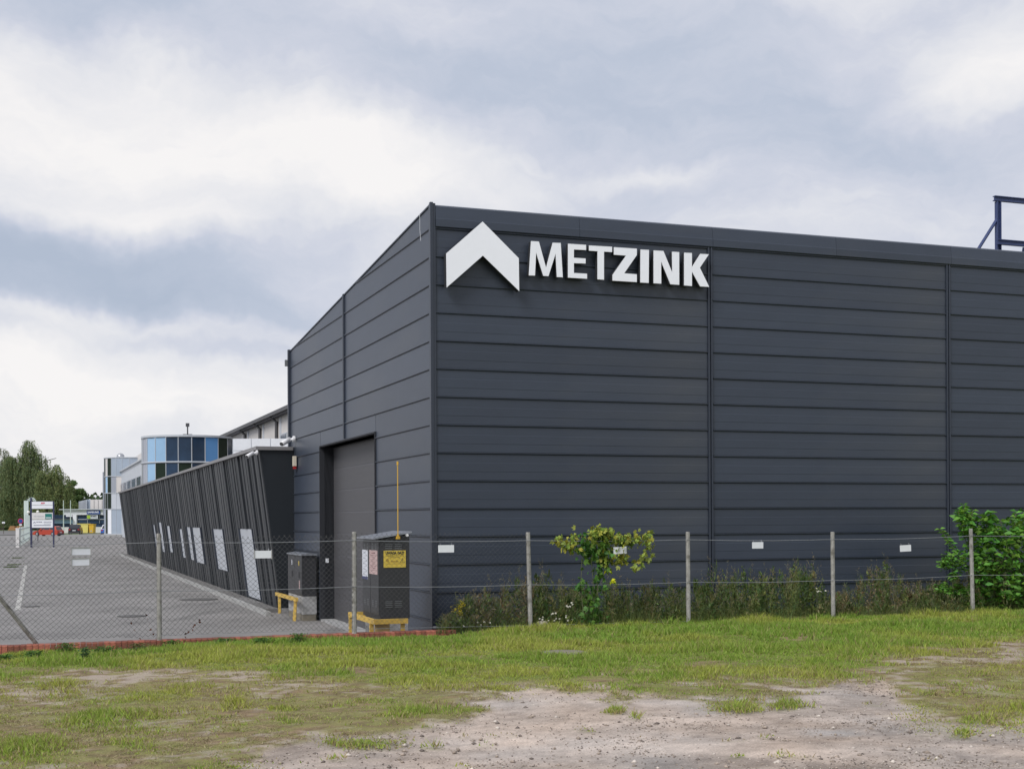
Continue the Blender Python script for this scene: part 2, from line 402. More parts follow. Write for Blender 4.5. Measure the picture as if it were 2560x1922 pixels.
def masks(X, Y):
    Z = zg_base(X, Y); px, py = topx(X, Y, Z)
    n1 = fbm(X, Y, 1.1, 5, 3); n2 = fbm(X, Y, .32, 4, 9); n3 = fbm(X, Y, 3.5, 3, 21)
    yb = np.interp(px, [-400, 450, 600, 810, 984, 1111, 1204, 1273, 1389, 1562, 1736, 1851, 2199, 2257, 2430, 2600, 3200],
                   [2400, 1990, 1900, 1852, 1822, 1782, 1747, 1722, 1708, 1722, 1710, 1728, 1712, 1765, 1810, 1790, 1780])
    off = (n1 - .5) * 120 + (n2 - .5) * 70
    gravel = sstep(-14, 14, py + off - yb)
    # dry, patchy band between the lawn and the gravel
    dry_top = np.interp(px, [-200, 0, 400, 800, 1100, 1300, 1700, 2100, 2300, 2560, 3000], [1660, 1665, 1672, 1690, 1730, 1705, 1690, 1685, 1640, 1610, 1600])
    dry = sstep(-26, 34, py + (n1 - .5) * 150 - dry_top)
    dens = 1 - dry * np.clip(.34 + sstep(.34, .56, n1 * .5 + n2 * .5) * .62, 0, .95)
    dens = dens * (1 - .35 * sstep(.52, .72, n2))
    def ell(cx, cy, rx, ry):
        return np.exp(-(((px - cx) / rx) ** 2 + ((py - cy + (n2 - .5) * 26) / ry) ** 2) ** 1.5 * .9)
    patch = 0 * px
    for e in ((272, 1800, 150, 34), (318, 1742, 170, 24), (1013, 1782, 70, 14), (908, 1852, 90, 15), (330, 1865, 60, 18), (503, 1912, 120, 18),
              (584, 1762, 34, 10), (60, 1880, 120, 40), (1835, 1760, 64, 15), (1968, 1763, 50, 8), (2437, 1795, 52, 17), (1535, 1775, 22, 7), (1075, 1866, 24, 5),
              (700, 1770, 60, 10), (2400, 1832, 30, 6), (2540, 1775, 60, 16), (120, 1710, 90, 10), (1460, 1815, 20, 4), (1590, 1787, 14, 4), (1840, 1885, 16, 4), (730, 1805, 40, 8), (1250, 1720, 60, 8)):
        patch = np.maximum(patch, ell(*e))
    bare = 0 * px
    for e in ((1986, 1592, 75, 8), (2080, 1598, 60, 5), (2330, 1624, 120, 7), (2450, 1650, 130, 7), (2520, 1622, 90, 5), (1760, 1660, 70, 8), (900, 1672, 70, 9), (250, 1708, 120, 10), (270, 1770, 60, 7),
              (1060, 1632, 22, 4), (560, 1700, 110, 10), (1500, 1700, 90, 10)):
        bare = np.maximum(bare, ell(*e))
    rightdry = sstep(2230, 2330, px) * sstep(1850, 1790, py) * sstep(1640, 1680, py) * .55
    dens = np.maximum(dens * (1 - gravel) * (1 - bare), rightdry * (.3 + n2))
    dens = np.maximum(dens, patch * 1.2)
    dens = np.maximum(dens, gravel * sstep(.73, .80, n2) * .25)
    lush = np.clip((1 - dry) * .9 + patch, 0, 1) * (1 - .5 * sstep(1580, 1700, py) * (1 - patch))
    return np.clip(dens, 0, 1), gravel, dry, np.clip(lush, 0, 1), n1, n2, n3, px, py

def ground_color(dens, gravel, dry, n1, n2, n3, X, Y, px, py):
    soil = np.array((.21, .152, .092)); thatch = np.array((.25, .235, .095)); grav = np.array((.46, .385, .33)); gg = np.array((.15, .19, .042))
    n4 = fbm(X, Y, .07, 3, 41)
    c = soil[None] * (1 + 1.3 * (n4 - .5))[:, None]
    tm = sstep(.4, .58, fbm(X, Y, .14, 4, 77))[:, None]
    c = c * (1 - tm * .75) + thatch * tm * .75
    pale = sstep(.52, .62, fbm(X, Y, .16, 4, 55) * .6 + n1 * .4)[:, None] * dry[:, None]
    c = c * (1 - pale * .75) + (grav * .9) * pale * .75
    g = gravel[:, None]
    rut = sstep(.45, .75, fbm(X * .45 + Y * .15, Y * 1.6, .8, 4, 404)) - .4
    gc = grav[None] * (1 + .45 * (n2 - .5) + .5 * (n3 - .5) + .55 * (n4 - .5) + .22 * rut)[:, None]
    gc = gc * (1 + np.array([.06, -.01, -.08]) * (fbm(X, Y, 1.0, 3, 505) - .5)[:, None] * 3)
    dk = sstep(.55, .70, n1)[:, None]; gc = gc * (1 - dk * .30)
    pud = np.exp(-((((px - 2073) / 75) ** 2 + ((py - 1822 + (n2 - .5) * 18) / 10) ** 2) ** 1.5)) + .6 * np.exp(-((((px - 1760) / 70) ** 2 + ((py - 1772) / 12) ** 2) ** 1.5))
    gc = gc * (1 - .55 * pud[:, None]) + np.array((.40, .40, .40)) * .55 * pud[:, None]
    c = c * (1 - g) + gc * g
    d = (np.clip(dens * 1.15 * (1 - .25 * g[:, 0]), 0, 1) * (.45 + .55 * sstep(.35, .6, n2)) * (1 - .45 * dry))[:, None]
    c = c * (1 - d) + gg * (1 + .6 * (n2 - .5))[:, None] * d
    return np.clip(c, .01, .8)

def grid_ground(name, x0, x1, y0, y1, st, label_kind='structure'):
    xs = np.arange(x0, x1 + st * .5, st); ys = np.arange(y0, y1 + st * .5, st)
    gx, gy = np.meshgrid(xs, ys); X = gx.ravel(); Y = gy.ravel()
    dens, gravel, dry, lush, n1, n2, n3, px, py = masks(X, Y)
    Z = zg_base(X, Y) + .018 * (fbm(X, Y, .25, 3, 61) - .5) * (1 - gravel * .6) + .006 * (fbm(X, Y, .06, 2, 71) - .5) - .02 * gravel + .030 * gravel * (fbm(X * .5 + Y * .2, Y * 1.3, .9, 3, 404) - .5)
    fd = fdist(X, Y)
    col = ground_color(dens, gravel, dry, n1, n2, n3, X, Y, px, py)
    nx, ny = len(xs), len(ys)
    idx = np.arange(nx * ny).reshape(ny, nx)
    Fc = np.stack([idx[:-1, :-1], idx[:-1, 1:], idx[1:, 1:], idx[1:, :-1]], -1).reshape(-1, 4)
    # beyond the kerb on the left lies the yard, so the turf stops at the fence line there
    cx = X[Fc].mean(1); cy = Y[Fc].mean(1); fdc = fdist(cx, cy)
    keep = (fdc < -.03) | (cx > -.55)
    u = CT * (cx - CX) + ST * (cy - CY); v = -ST * (cx - CX) + CT * (cy - CY)
    keep &= ~((v > .12) & (u > 0))
    Fc = Fc[keep]
    me = np_mesh(name, np.stack([X, Y, Z], 1), Fc, M['ground'], col, True)
    return me

# ground material: tint attribute * fine noise, bump
gm = bpy.data.materials.new('turf_and_gravel'); gm.use_nodes = True; t_ = gm.node_tree; p_ = t_.nodes['Principled BSDF']
a_ = t_.nodes.new('ShaderNodeAttribute'); a_.attribute_name = 'tint'; c_ = t_.nodes.new('ShaderNodeTexCoord')
n_ = t_.nodes.new('ShaderNodeTexNoise'); n_.inputs['Scale'].default_value = 60; n_.inputs['Detail'].default_value = 6; n_.inputs['Roughness'].default_value = .7
t_.links.new(c_.outputs['Object'], n_.inputs['Vector'])
m_ = t_.nodes.new('ShaderNodeMapRange'); m_.inputs[1].default_value = .3; m_.inputs[2].default_value = .7; m_.inputs[3].default_value = .68; m_.inputs[4].default_value = 1.32
t_.links.new(n_.outputs['Fac'], m_.inputs[0]); s_ = t_.nodes.new('ShaderNodeVectorMath'); s_.operation = 'SCALE'
t_.links.new(a_.outputs['Color'], s_.inputs[0]); t_.links.new(m_.outputs[0], s_.inputs['Scale']); t_.links.new(s_.outputs[0], p_.inputs['Base Color'])
p_.inputs['Roughness'].default_value = .95; p_.inputs['Specular IOR Level'].default_value = .15
b_ = t_.nodes.new('ShaderNodeBump'); b_.inputs['Strength'].default_value = .6; b_.inputs['Distance'].default_value = .015
t_.links.new(n_.outputs['Fac'], b_.inputs['Height']); t_.links.new(b_.outputs[0], p_.inputs['Normal'])
M['ground'] = gm
go = link('ground', grid_ground('ground', -9, 19, 7.4, 28.2, .045)); setp(go, kind='structure')

# coarse turf all round the near strip (beside and behind the camera)
def flat(name, poly, m, z=None, kind='structure', thick=0.0):
    mb = MB(); pts = [(p[0], p[1], p[2] if len(p) > 2 else z) for p in poly]
    if thick: mb.prism(pts, (0, 0, 0), (0, 0, -thick))
    else: mb.add(pts, [tuple(range(len(pts)))])
    o = mb.build(name, m); setp(o, kind=kind); return o
M['turf'] = mat('rough_turf', (.15, .15, .06), .95, 0, .3, 1.5, .5, 8, dirt=((.32, .27, .21), .6, .5, .65))
fl = FP0 + FD * -75; fr = FP0 + FD * -6.95
flat('ground_around', [(-80, -60), (80, -60), (80, 7.6), (-8.9, 7.6), (fr.x, fr.y - .05), (fl.x, fl.y - .05)], M['turf'], .55, thick=.8)
flat('ground_right', [(18.9, 7.5), (80, 7.5), (80, 48), (18.9, 28)], M['turf'], .64, thick=.8)
M['field'] = mat('far_grass', (.10, .15, .035), .95, 0, .25, .05)
flat('ground_far', [(-2500, -400), (2500, -400), (2500, 4000), (-2500, 4000)], M['field'], -.08)

# paved yard: block paving drawn as fine relief, far too small to tell apart at this distance
pm = bpy.data.materials.new('block_paving'); pm.use_nodes = True; t_ = pm.node_tree; p_ = t_.nodes['Principled BSDF']
c_ = t_.nodes.new('ShaderNodeTexCoord'); br = t_.nodes.new('ShaderNodeTexBrick'); t_.links.new(c_.outputs['Object'], br.inputs['Vector'])
br.inputs['Scale'].default_value = 5; br.inputs['Color1'].default_value = (.215, .205, .198, 1); br.inputs['Color2'].default_value = (.255, .245, .238, 1)
br.inputs['Mortar'].default_value = (.15, .145, .135, 1); br.inputs['Mortar Size'].default_value = .012
n_ = t_.nodes.new('ShaderNodeTexNoise'); n_.inputs['Scale'].default_value = .35; n_.inputs['Detail'].default_value = 8; n_.inputs['Roughness'].default_value = .65
t_.links.new(c_.outputs['Object'], n_.inputs['Vector'])
m_ = t_.nodes.new('ShaderNodeMapRange'); m_.inputs[1].default_value = .32; m_.inputs[2].default_value = .68; m_.inputs[3].default_value = .74; m_.inputs[4].default_value = 1.22
t_.links.new(n_.outputs['Fac'], m_.inputs[0]); s_ = t_.nodes.new('ShaderNodeVectorMath'); s_.operation = 'SCALE'
n2_ = t_.nodes.new('ShaderNodeTexNoise'); n2_.inputs['Scale'].default_value = .9; n2_.inputs['Detail'].default_value = 5; n2_.inputs['Distortion'].default_value = .6
mp2 = t_.nodes.new('ShaderNodeMapping'); mp2.inputs['Rotation'].default_value = (0, 0, -TH); mp2.inputs['Scale'].default_value = (1.4, .35, 1)
t_.links.new(c_.outputs['Object'], mp2.inputs['Vector']); t_.links.new(mp2.outputs[0], n2_.inputs['Vector'])
m2_ = t_.nodes.new('ShaderNodeMapRange'); m2_.inputs[1].default_value = .56; m2_.inputs[2].default_value = .72; m2_.inputs[3].default_value = 1; m2_.inputs[4].default_value = .66
t_.links.new(n2_.outputs['Fac'], m2_.inputs[0]); mm_ = t_.nodes.new('ShaderNodeMath'); mm_.operation = 'MULTIPLY'
t_.links.new(m_.outputs[0], mm_.inputs[0]); t_.links.new(m2_.outputs[0], mm_.inputs[1])
t_.links.new(br.outputs['Color'], s_.inputs[0]); t_.links.new(mm_.outputs[0], s_.inputs['Scale']); t_.links.new(s_.outputs[0], p_.inputs['Base Color'])
p_.inputs['Roughness'].default_value = .85
M['paving'] = pm
e0 = FP0 + FD * -70; e1 = FP0 + FD * 2.4
yard = flat('yard_paving', [(e0.x, e0.y + .1, 0), (e1.x, e1.y + .1, 0), (*B(1, 0)[:2], 0), (*B(.4, 13)[:2], 0), (*B(8, 13)[:2], 0), (*B(8, 215)[:2], 0), (-83, 196, 0), (-160, 190, 0)], M['paving'], 0)
flat('road', [(-400, 192), (-84, 199), (-80, 212), (-95, 300), (-400, 300)], M['asphalt'], .004)

# ------------------------------------------------------------------ road markings, covers in the yard
HALLROT = (0, 0, TH)
mk = MB()
for k in range(13):
    v = 16.75 + 3.12 * k
    for j in range(10):
        u = -2.9 - j * .42 + random.uniform(-.02, .02)
        if random.random() < .2: continue
        if j == 0: mk.box(u - .13, u + .13, v - .11, v + .11, .004, .008)
        elif k > 1: mk.box(u - .1, u + .1, v - .05, v + .05, .004, .008)
o = mk.build('bay_marking', M['paint'], None, (CX, CY, 0), HALLROT); setp(o, kind='structure')
mk = MB(); mk.box(-6.68, -6.54, 16, 52, .004, .008)
o = mk.build('yard_line', M['paint'], None, (CX, CY, 0), HALLROT); setp(o, kind='structure')
for (px, py, r, lab) in ((497, 1498.5, .55, 'large dark iron drain cover in the yard right of the second fence post'),
                         (330, 1540, .35, 'dark iron drain cover in the yard left of the second fence post'),
                         (78, 1516, .22, 'small iron cover in the yard beside the end of the white line')):
    a, b = ray(px, py); Y = -CH / b
    mb = MB(); mb.tube([(0, 0, .004), (0, 0, .016)], r, 20)
    o = mb.build('manhole_cover', M['iron'], None, (a * Y, Y, 0)); setp(o, lab, 'manhole cover', 'iron covers in the yard')

# ------------------------------------------------------------------ the dark hall
ROOF0, RS = 7.52, .0702
PH = .463; ZS = [2.058 + PH * k for k in range(-5, 12)]         # seam heights, last = 7.15
hall = empty('industrial_hall', (CX, CY, 0), TH, 'large dark grey hall clad in horizontal metal panels, behind the wire fence', 'building')
LEN = 25.8; DEP = 12.82
mb = MB()     # core + roof
ov0, ov1, oz = 3.85, 9.03, 3.99
mb.box(.08, LEN, .08, ov0, 0, 6.9); mb.box(.34, LEN, ov0, ov1, 0, oz - .004); mb.box(.08, LEN, ov0, ov1, oz, 6.9); mb.box(.08, LEN, ov1, DEP - .05, 0, 6.5)
mb.box(.08, 1.0, .08, 8, 6.9, 6.95)
mb.build('wall', M['core'], hall)
mb = MB(); mb.prism([(.07, .07, 7.47), (LEN, .07, 7.47), (LEN, DEP - .03, 7.47 - RS * DEP), (.07, DEP - .03, 7.47 - RS * DEP)], (0, 0, 0), (0, 0, -.6)); mb.build('roof', M['roof'], hall)
def panel_right(wd, h, lip=True):
    prof = [(.06, 0), (0, 0), (0, h * .30), (-.0022, h * .31), (-.0022, h * .62), (0, h * .63), (0, h - .03), (-.022, h - .012), (-.022, h), (.06, h)]
    mb = MB(); mb.prism([(0, y, z) for y, z in prof], (0, 0, 0), (wd, 0, 0)); return mb.mesh('cladding_panel', M['clad'])
bays = [0.005, 5.16, 10.29, 15.42, 20.55, LEN]
for bi in range(5):
    u0, u1 = bays[bi] + .06, bays[bi + 1] - .05
    me = panel_right(u1 - u0, PH - .006)
    me0 = panel_right(u1 - u0, ZS[0] + .0)
    for k, z in enumerate(ZS[:-1]):
        link('cladding_panel', me, hall, (u0, random.uniform(-.001, .001), z))
    # vertical joint strips: two narrow flanges with a dark groove between
    if bi:
        x = bays[bi]
        mb = MB(); mb.box(x - .045, x - .012, -.03, .05, ZS[0], 7.15); mb.box(x + .012, x + .045, -.03, .05, ZS[0], 7.15); mb.box(x - .012, x + .012, -.004, .05, ZS[0], 7.15)
        mb.build('joint_strip', M['trim'], hall)
mb = MB()
prof = [(.08, 7.152), (-.03, 7.152), (-.045, 7.165), (-.045, 7.29), (-.038, 7.30), (-.012, 7.50), (.03, 7.53), (.08, 7.53)]
for i in range(10):
    a0 = .065 + i * 2.573; mb = MB(); mb.prism([(0, y, z) for y, z in prof], (a0 + .002, 0, 0), (a0 + 2.570, 0, 0)); mb.build('fascia', M['clad'], hall)
# corner trim
mb = MB(); mb.box(-.030, .020, -.035, .03, .0, 7.56); mb.box(.020, .062, -.026, .03, .0, 7.545); mb.box(-.022, .03, .03, .085, .0, 7.545); mb.build('corner_trim', M['trim'], hall)
# left face panels, cut by the roof slope and the door opening
def roofz(v): return ROOF0 - RS * v
def panel_left(v0, v1, z0, z1):
    t0, t1 = roofz(v0), roofz(v1)
    if t0 <= z0 + .01: return
    poly = [(v0, z0)]
    vb = min(v1, (ROOF0 - z0) / RS); poly.append((vb, z0))
    if t1 > z1: poly += [(v1, z1), (v0, z1)]; lip = v1
    else:
        if vb >= v1 - 1e-6: poly.append((v1, t1))
        if t0 > z1: vc = (ROOF0 - z1) / RS; poly += [(vc, z1), (v0, z1)]; lip = vc
        else: poly.append((v0, t0)); lip = None
    mb = MB(); mb.prism([(0, a, b) for a, b in poly][::-1], (0, 0, 0), (.07, 0, 0))
    if lip and lip - v0 > .05:
        mb.prism([(0, 0, z1 - .03), (-.022, 0, z1 - .012), (-.022, 0, z1), (0, 0, z1)], (0, v0, 0), (0, lip, 0))
    mb.build('cladding_panel', M['clad'], hall)
J = 6.52
for k, z in enumerate(ZS[:-1] + [7.15]):
    z0, z1 = z, min(z + PH - .006, 7.53)
    if z1 < oz:
        panel_left(.088, ov0 - .02, z0, z1); panel_left(ov1 + .02, DEP - .06, z0, z1)
    elif z0 < oz:
        panel_left(.088, ov0 - .02, z0, z1); panel_left(ov1 + .02, DEP - .06, z0, z1); panel_left(ov0, ov1, oz + .01, z1)
    else:
        panel_left(.088, J - .045, z0, z1); panel_left(J + .045, DEP - .06, z0, z1)
mb = MB(); mb.box(-.035, .05, J - .045, J - .012, oz + .05, roofz(J) + .03); mb.box(-.035, .05, J + .012, J + .045, oz + .05, roofz(J) + .03); mb.box(0, .05, J - .012, J + .012, oz + .05, roofz(J)); mb.build('joint_strip', M['trim'], hall)
mb = MB(); mb.box(-.06, .08, DEP - .05, DEP + .06, .0, roofz(DEP) + .06); mb.build('corner_trim', M['trim'], hall)
mb = MB(); mb.prism([(-.02, .08, roofz(.08)), (-.02, DEP, roofz(DEP)), (-.02, DEP, roofz(DEP) + .025), (-.02, .08, roofz(.08) + .025)], (0, 0, 0), (.16, 0, 0)); mb.build('verge_trim', M['trim'], hall)
# door frame, reveal, shutter with slats
mb = MB(); mb.box(-.03, .30, ov1 - .0, ov1 + .03, 0, oz); mb.box(-.03, .30, ov0 - .03, ov0, 0, oz); mb.box(-.03, .30, ov0 - .03, ov1 + .03, oz, oz + .03); mb.build('door_frame', M['core'], hall)
dr = MB(); dr.box(.305, .33, ov0, ov1, .05, oz - .01); dro = dr.build('roller_door', M['door'], hall)
for k in range(8):
    mb = MB(); z0 = .06 + k * .49; mb.prism([(.30, 0, z0), (.298, 0, z0 + .46), (.304, 0, z0 + .485), (.306, 0, z0)], (0, ov0 + .01, 0), (0, ov1 - .01, 0)); mb.build('door_section', M['door'], dro)
mb = MB(); mb.box(-.02, .30, ov0, ov1, .002, .05); mb.build('threshold', M['concrete'], hall)
mb = MB(); mb.box(-.012, -.001, 9.20, 9.30, 1.10, 1.24)
u_, z_ = 0, 0
mb = MB(); mb.box(.10, .17, 9.005, 9.028, 1.34, 1.44); o = mb.build('door_switch', M['white2'], hall)
mb = MB(); mb.tube([(-.07, .45, 7.47), (-.075, .43, 7.2), (-.07, .4, 7.0)], .0035, 5); mb.build('loose_cable', M['white2'], hall)
mb = MB(); mb.box(-.13, -.065, DEP - .01, DEP + .06, 6.26, 6.42); mb.build('floodlight', M['slot'], hall)

# ------------------------------------------------------------------ company sign: chevron and letters
sign = empty('company_sign', (CX, CY, 0), TH, 'white METZINK wall sign with a large chevron, high on the dark hall', 'sign')
def wallpts(pts, v):
    r = []
    for x, y in pts:
        u, z = ray_v(1050 + x / 2.765, 480 + y / 2.765, v); r.append((u, v, z))
    return r
def letter(name, pts, v=-.17, dep=.11):
    q = wallpts(pts, v); mb = MB(); mb.prism(q[::-1], (0, 0, 0), (0, .012, 0)); me = mb.mesh(name, M['white']);
    o = link(name, me, sign)
    mb = MB(); mb.prism(q[::-1], (0, .0125, 0), (0, dep, 0)); mb.build('return_edge', M['core'], o)
    m2 = MB();
    for f in (.25, .75):
        xs = [a[0] for a in q]; zs = [a[2] for a in q]
    return o
letter('chevron', [(433, 205), (683, 458), (686, 685), (435, 440), (185, 660), (182, 425)], -.20, .14)
letter('letter', [(753, 577), (768, 340), (822, 343), (872, 525), (918, 351), (973, 353), (987, 590), (947, 588), (938, 425), (888, 582), (853, 580), (803, 418), (795, 578)])
letter('letter', [(1024, 358), (1148, 366), (1148, 402), (1064, 398), (1064, 455), (1145, 460), (1145, 495), (1064, 492), (1064, 560), (1155, 565), (1155, 600), (1024, 592)])
letter('letter', [(1169, 370), (1328, 379), (1328, 416), (1272, 413), (1272, 607), (1228, 604), (1228, 410), (1169, 406)])
letter('letter', [(1341, 382), (1499, 392), (1499, 436), (1412, 562), (1499, 569), (1499, 623), (1332, 613), (1332, 573), (1425, 440), (1341, 434)])
letter('letter', [(1525, 398), (1583, 401), (1581, 629), (1524, 626)])
letter('letter', [(1616, 404), (1683, 408), (1745, 560), (1743, 413), (1792, 416), (1792, 642), (1732, 638), (1667, 480), (1668, 634), (1616, 631)])
letter('letter', [(1827, 420), (1880, 422), (1880, 520), (1938, 428), (1997, 431), (1935, 524), (1999, 656), (1937, 653), (1880, 550), (1880, 650), (1827, 646)])
mb = MB()
for (x, y) in ((500, 380), (360, 400), (790, 560), (1044, 400), (1044, 570), (1250, 400), (1420, 400), (1420, 600), (1550, 420), (1550, 600), (1640, 430), (1768, 600), (1850, 440), (1850, 620)):
    (u, v, z), = wallpts([(x, y)], -.1); mb.box(u - .02, u + .02, -.07, .0, z - .02, z + .02)
mb.build('spacer_bracket', M['trim'], sign)

# ------------------------------------------------------------------ blue steel frame on the roof
fr_ = empty('roof_frame', (CX, CY, 0), TH, 'blue steel beam frame standing on the roof at the right edge', 'steel frame')
vf = .9
def ibeam(a, b, s=.085):
    """I-section between two points in the frame plane"""
    a = Vector(a); b = Vector(b); d = (b - a).normalized(); n = Vector((0, 1, 0)); e = d.cross(n).normalized()
    mb = MB()
    def bar(w1, w2, o1):   # w along e, w2 along n
        pts = [a + e * (o1 + sx * w1) + n * (sy * w2) for sx, sy in ((-1, -1), (1, -1), (1, 1), (-1, 1))]
        mb.prism(pts, (0, 0, 0), b - a)
    bar(.008, s / 2, s / 2); bar(.008, s / 2, -s / 2); bar(s / 2 - .009, .006, 0); return mb
uu, zt = ray_v(2495, 497, vf); _, zb = ray_v(2495, 608, vf); zr = 7.0
for i in range(3):
    ibeam((uu + i * 3.2, vf, zr), (uu + i * 3.2, vf, zt - .06)).build('upright', M['steelblue'], fr_)
ibeam((uu - .10, vf, zt), (uu + 7, vf, zt)).build('top_beam', M['steelblue'], fr_)
ibeam((uu - .10, vf - .1, zb), (uu + 7, vf - .1, zb)).build('lower_beam', M['steelblue'], fr_)
u1, z1 = ray_v(2447, 617, vf)
for i in range(3):
    mb = MB(); mb.tube([(uu - .03 + i * 3.2, vf, zt - .42), (u1 - .05 + i * 3.2, vf, z1 - .1)], .032, 6); mb.build('diagonal_brace', M['steelblue'], fr_)
mb = MB(); mb.tube([(ray_v(2560, 612, vf)[0], vf, zb - .05), (ray_v(2552, 628, vf)[0], vf, 7.3)], .032, 6); mb.build('diagonal_brace', M['steelblue'], fr_)

# ------------------------------------------------------------------ leaning black annex
ax = empty('leaning_annex', (CX, CY, 0), TH, 'low black annex with an outward leaning ribbed wall and slanted white windows', 'building')
VA, VE, ZT = 12.33, 70.0, 4.12
def lu(z): return -(.397 + z / 4.12 * .521)
mb = MB(); mb.prism([(lu(.02) + .06, 0, .02), (.0, 0, .02), (.0, 0, ZT - .04), (lu(ZT - .04) + .06, 0, ZT - .04)][::-1], (0, VA + .02, 0), (0, DEP + .07, 0))
mb.prism([(lu(.02) + .06, 0, .02), (5.0, 0, .02), (5.0, 0, ZT - .04), (lu(ZT - .04) + .06, 0, ZT - .04)][::-1], (0, DEP + .07, 0), (0, VE, 0)); mb.build('wall', M['annex'], ax)
mb = MB(); mb.box(lu(ZT) - .05, -.03, VA - .05, DEP + .08, ZT - .04, ZT + .05); mb.box(lu(ZT) - .05, .4, DEP + .08, VE, ZT - .04, ZT + .05); mb.build('coping', M['coping'], ax)
mb = MB(); mb.box(lu(.08) + .02, -.04, VA - .01, VA + .04, 0, .1); mb.build('plinth', M['concrete'], ax)
def annex_hit(px, py):
    u = -.6
    for _ in range(30):
        v, z = ray_u(px, py, u); u = .5 * u + .5 * lu(z)
    return v, z
wins = []
for (x0, x1, yt, xb0, xb1, yb) in ((510, 535, 55, 535, 552, 385), (580, 618, 25, 628, 668, 400), (680, 722, 68, 718, 758, 408), (838, 880, 108, 887, 928, 475),
                                (930, 980, 82, 987, 1030, 503), (998, 1102, 85, 1052, 1155, 542), (1258, 1385, 105, 1325, 1452, 632), (1590, 1752, 102, 1700, 1865, 985)):
    va, zt_ = annex_hit(280 + x0 / 5.027, 1300 + yt / 5.027); vb, _ = annex_hit(280 + x1 / 5.027, 1300 + yt / 5.027)
    _, zb_ = annex_hit(280 + (xb0 + xb1) / 2 / 5.027, 1300 + yb / 5.027)
    wins.append([min(va, vb), max(va, vb), max(.12, zb_), zt_])
RD = .055
def leanbox(v0, v1, z0, z1, d0, d1):
    mb = MB(); mb.prism([(lu(z0) + d0, 0, z0), (lu(z0) + d1, 0, z0), (lu(z1) + d1, 0, z1), (lu(z1) + d0, 0, z1)][::-1], (0, v0, 0), (0, v1, 0)); return mb
v = VA + .03; rr = random.Random(3)
while v < VE - .1:
    wd = rr.choice([.12, .16, .22, .30, .36]); gap = rr.choice([.10, .14, .20, .26]); m_r = M['ribgrey'] if rr.random() < .38 else M['rib']
    d = rr.choice([0, .015, .03])
    segs = [(.03, ZT - .05)]
    for a, b, c, e in wins:
        if v + wd > a - .01 and v < b + .01:
            segs = [(.03, c), (e, ZT - .05)]
    for z0, z1 in segs:
        if z1 - z0 > .06: leanbox(v, v + wd, z0, z1, d, .062).build('cladding_rib', m_r, ax)
    v += wd + gap
for i, (a, b, c, e) in enumerate(wins):
    f = leanbox(a, b, c, e, .048, .061).build('window' if i < 7 else 'door', M['trim'], ax)
    leanbox(a + .015, b - .015, c + .015, e - .015, .036, .05).build('pane', M['pane'], f)
    leanbox(a - .03, a, c, e, -.01, .061).build('reveal', M['trim'], f); leanbox(b, b + .03, c, e, -.01, .061).build('reveal', M['trim'], f)
mb = MB(); mb.box(-.80, lu(0) + .0, VA, VE, .0, .09); o = mb.build('pavement_strip', M['asphalt'], None, (CX, CY, 0), HALLROT); setp(o, kind='structure')
for k in range(58):
    pass
ks = MB(); ks.box(-.92, -.80, VA - 1.2, VE, .0, .10); o = ks.build('kerb', M['kerbst'], None, (CX, CY, 0), HALLROT); setp(o, kind='structure')

# cameras and siren
def cctv(loc, rz, label):
    e = empty('security_camera', loc, rz, label, 'camera', 'security cameras on the dark buildings')
    mb = MB(); mb.tube([(0, 0, 0), (-.05, 0, 0)], .075, 12); mb.build('mounting_base', M['cameraw'], e)
    mb = MB(); mb.tube([(-.04, 0, 0), (-.12, 0, -.03), (-.17, -.03, -.05)], .035, 8); mb.build('arm', M['cameraw'], e)
    mb = MB(); mb.tube([(-.12, .04, -.01), (-.36, -.16, -.14)], .062, 10); mb.build('body', M['cameraw'], e, smooth=True)
    mb = MB(); mb.tube([(-.35, -.152, -.135), (-.372, -.170, -.147)], .050, 10); mb.build('lens', M['gutter'], e)
    return e
v1, z1 = ray_u(737, 1097, -.03); p = B(-.03, v1, z1); cctv(p, TH, 'white bullet camera on the tall hall wall above the annex roof end')
p = P(644, 1131, B(-.95, 12.4).y - .1); e = cctv(p, TH, 'white bullet camera under the annex coping at its near corner'); e.scale = (.8, .8, .8)
vs_, zs_ = ray_u(739, 1155, -.04); sp = B(-.035, vs_, 0)
e = empty('alarm_siren', (sp.x, sp.y, zs_), TH, 'cream alarm siren box with a red lamp beneath, on the hall wall', 'alarm siren')
mb = MB(); mb.box(-.07, .0, -.09, .09, -.10, .15); mb.build('housing', M['sirenc'], e)
mb = MB(); mb.box(-.06, .0, -.07, .07, -.17, -.10); mb.build('lamp', M['lightred'], e)

# ------------------------------------------------------------------ gas cabinet
gc = empty('gas_cabinet', (CX, CY, 0), TH, 'tall black gas meter cabinet with a yellow warning sign, on a concrete plinth', 'cabinet')
gu0, gu1, gv0, gv1 = -1.195, -.724, -1.162, -.05
mb = MB(); mb.prism([(gu0, 0, .80), (gu1, 0, .80), (gu1, 0, 2.10), (gu0, 0, 2.02)], (0, gv1, 0), (0, gv0, 0)); mb.build('body', M['cab'], gc)
mb = MB(); mb.prism([(gu0 - .10, 0, 2.03), (gu1 + .03, 0, 2.125), (gu1 + .03, 0, 2.15), (gu0 - .10, 0, 2.055)], (0, gv1, 0), (0, gv0 - .05, 0)); mb.build('roof', M['cabroof'], gc)
mb = MB(); mb.box(gu0 + .03, gu1 - .02, gv0 + .03, gv1 - .02, 0, .80); mb.build('plinth', M['concrete'], gc)
for y0, y1 in ((gv0 + .03, gv0 + .55), (gv0 + .57, gv1 - .03)):
    mb = MB(); mb.box(gu0 - .012, gu0 - .001, y0, y1, .86, 1.99); d_ = mb.build('door', M['cab'], gc)
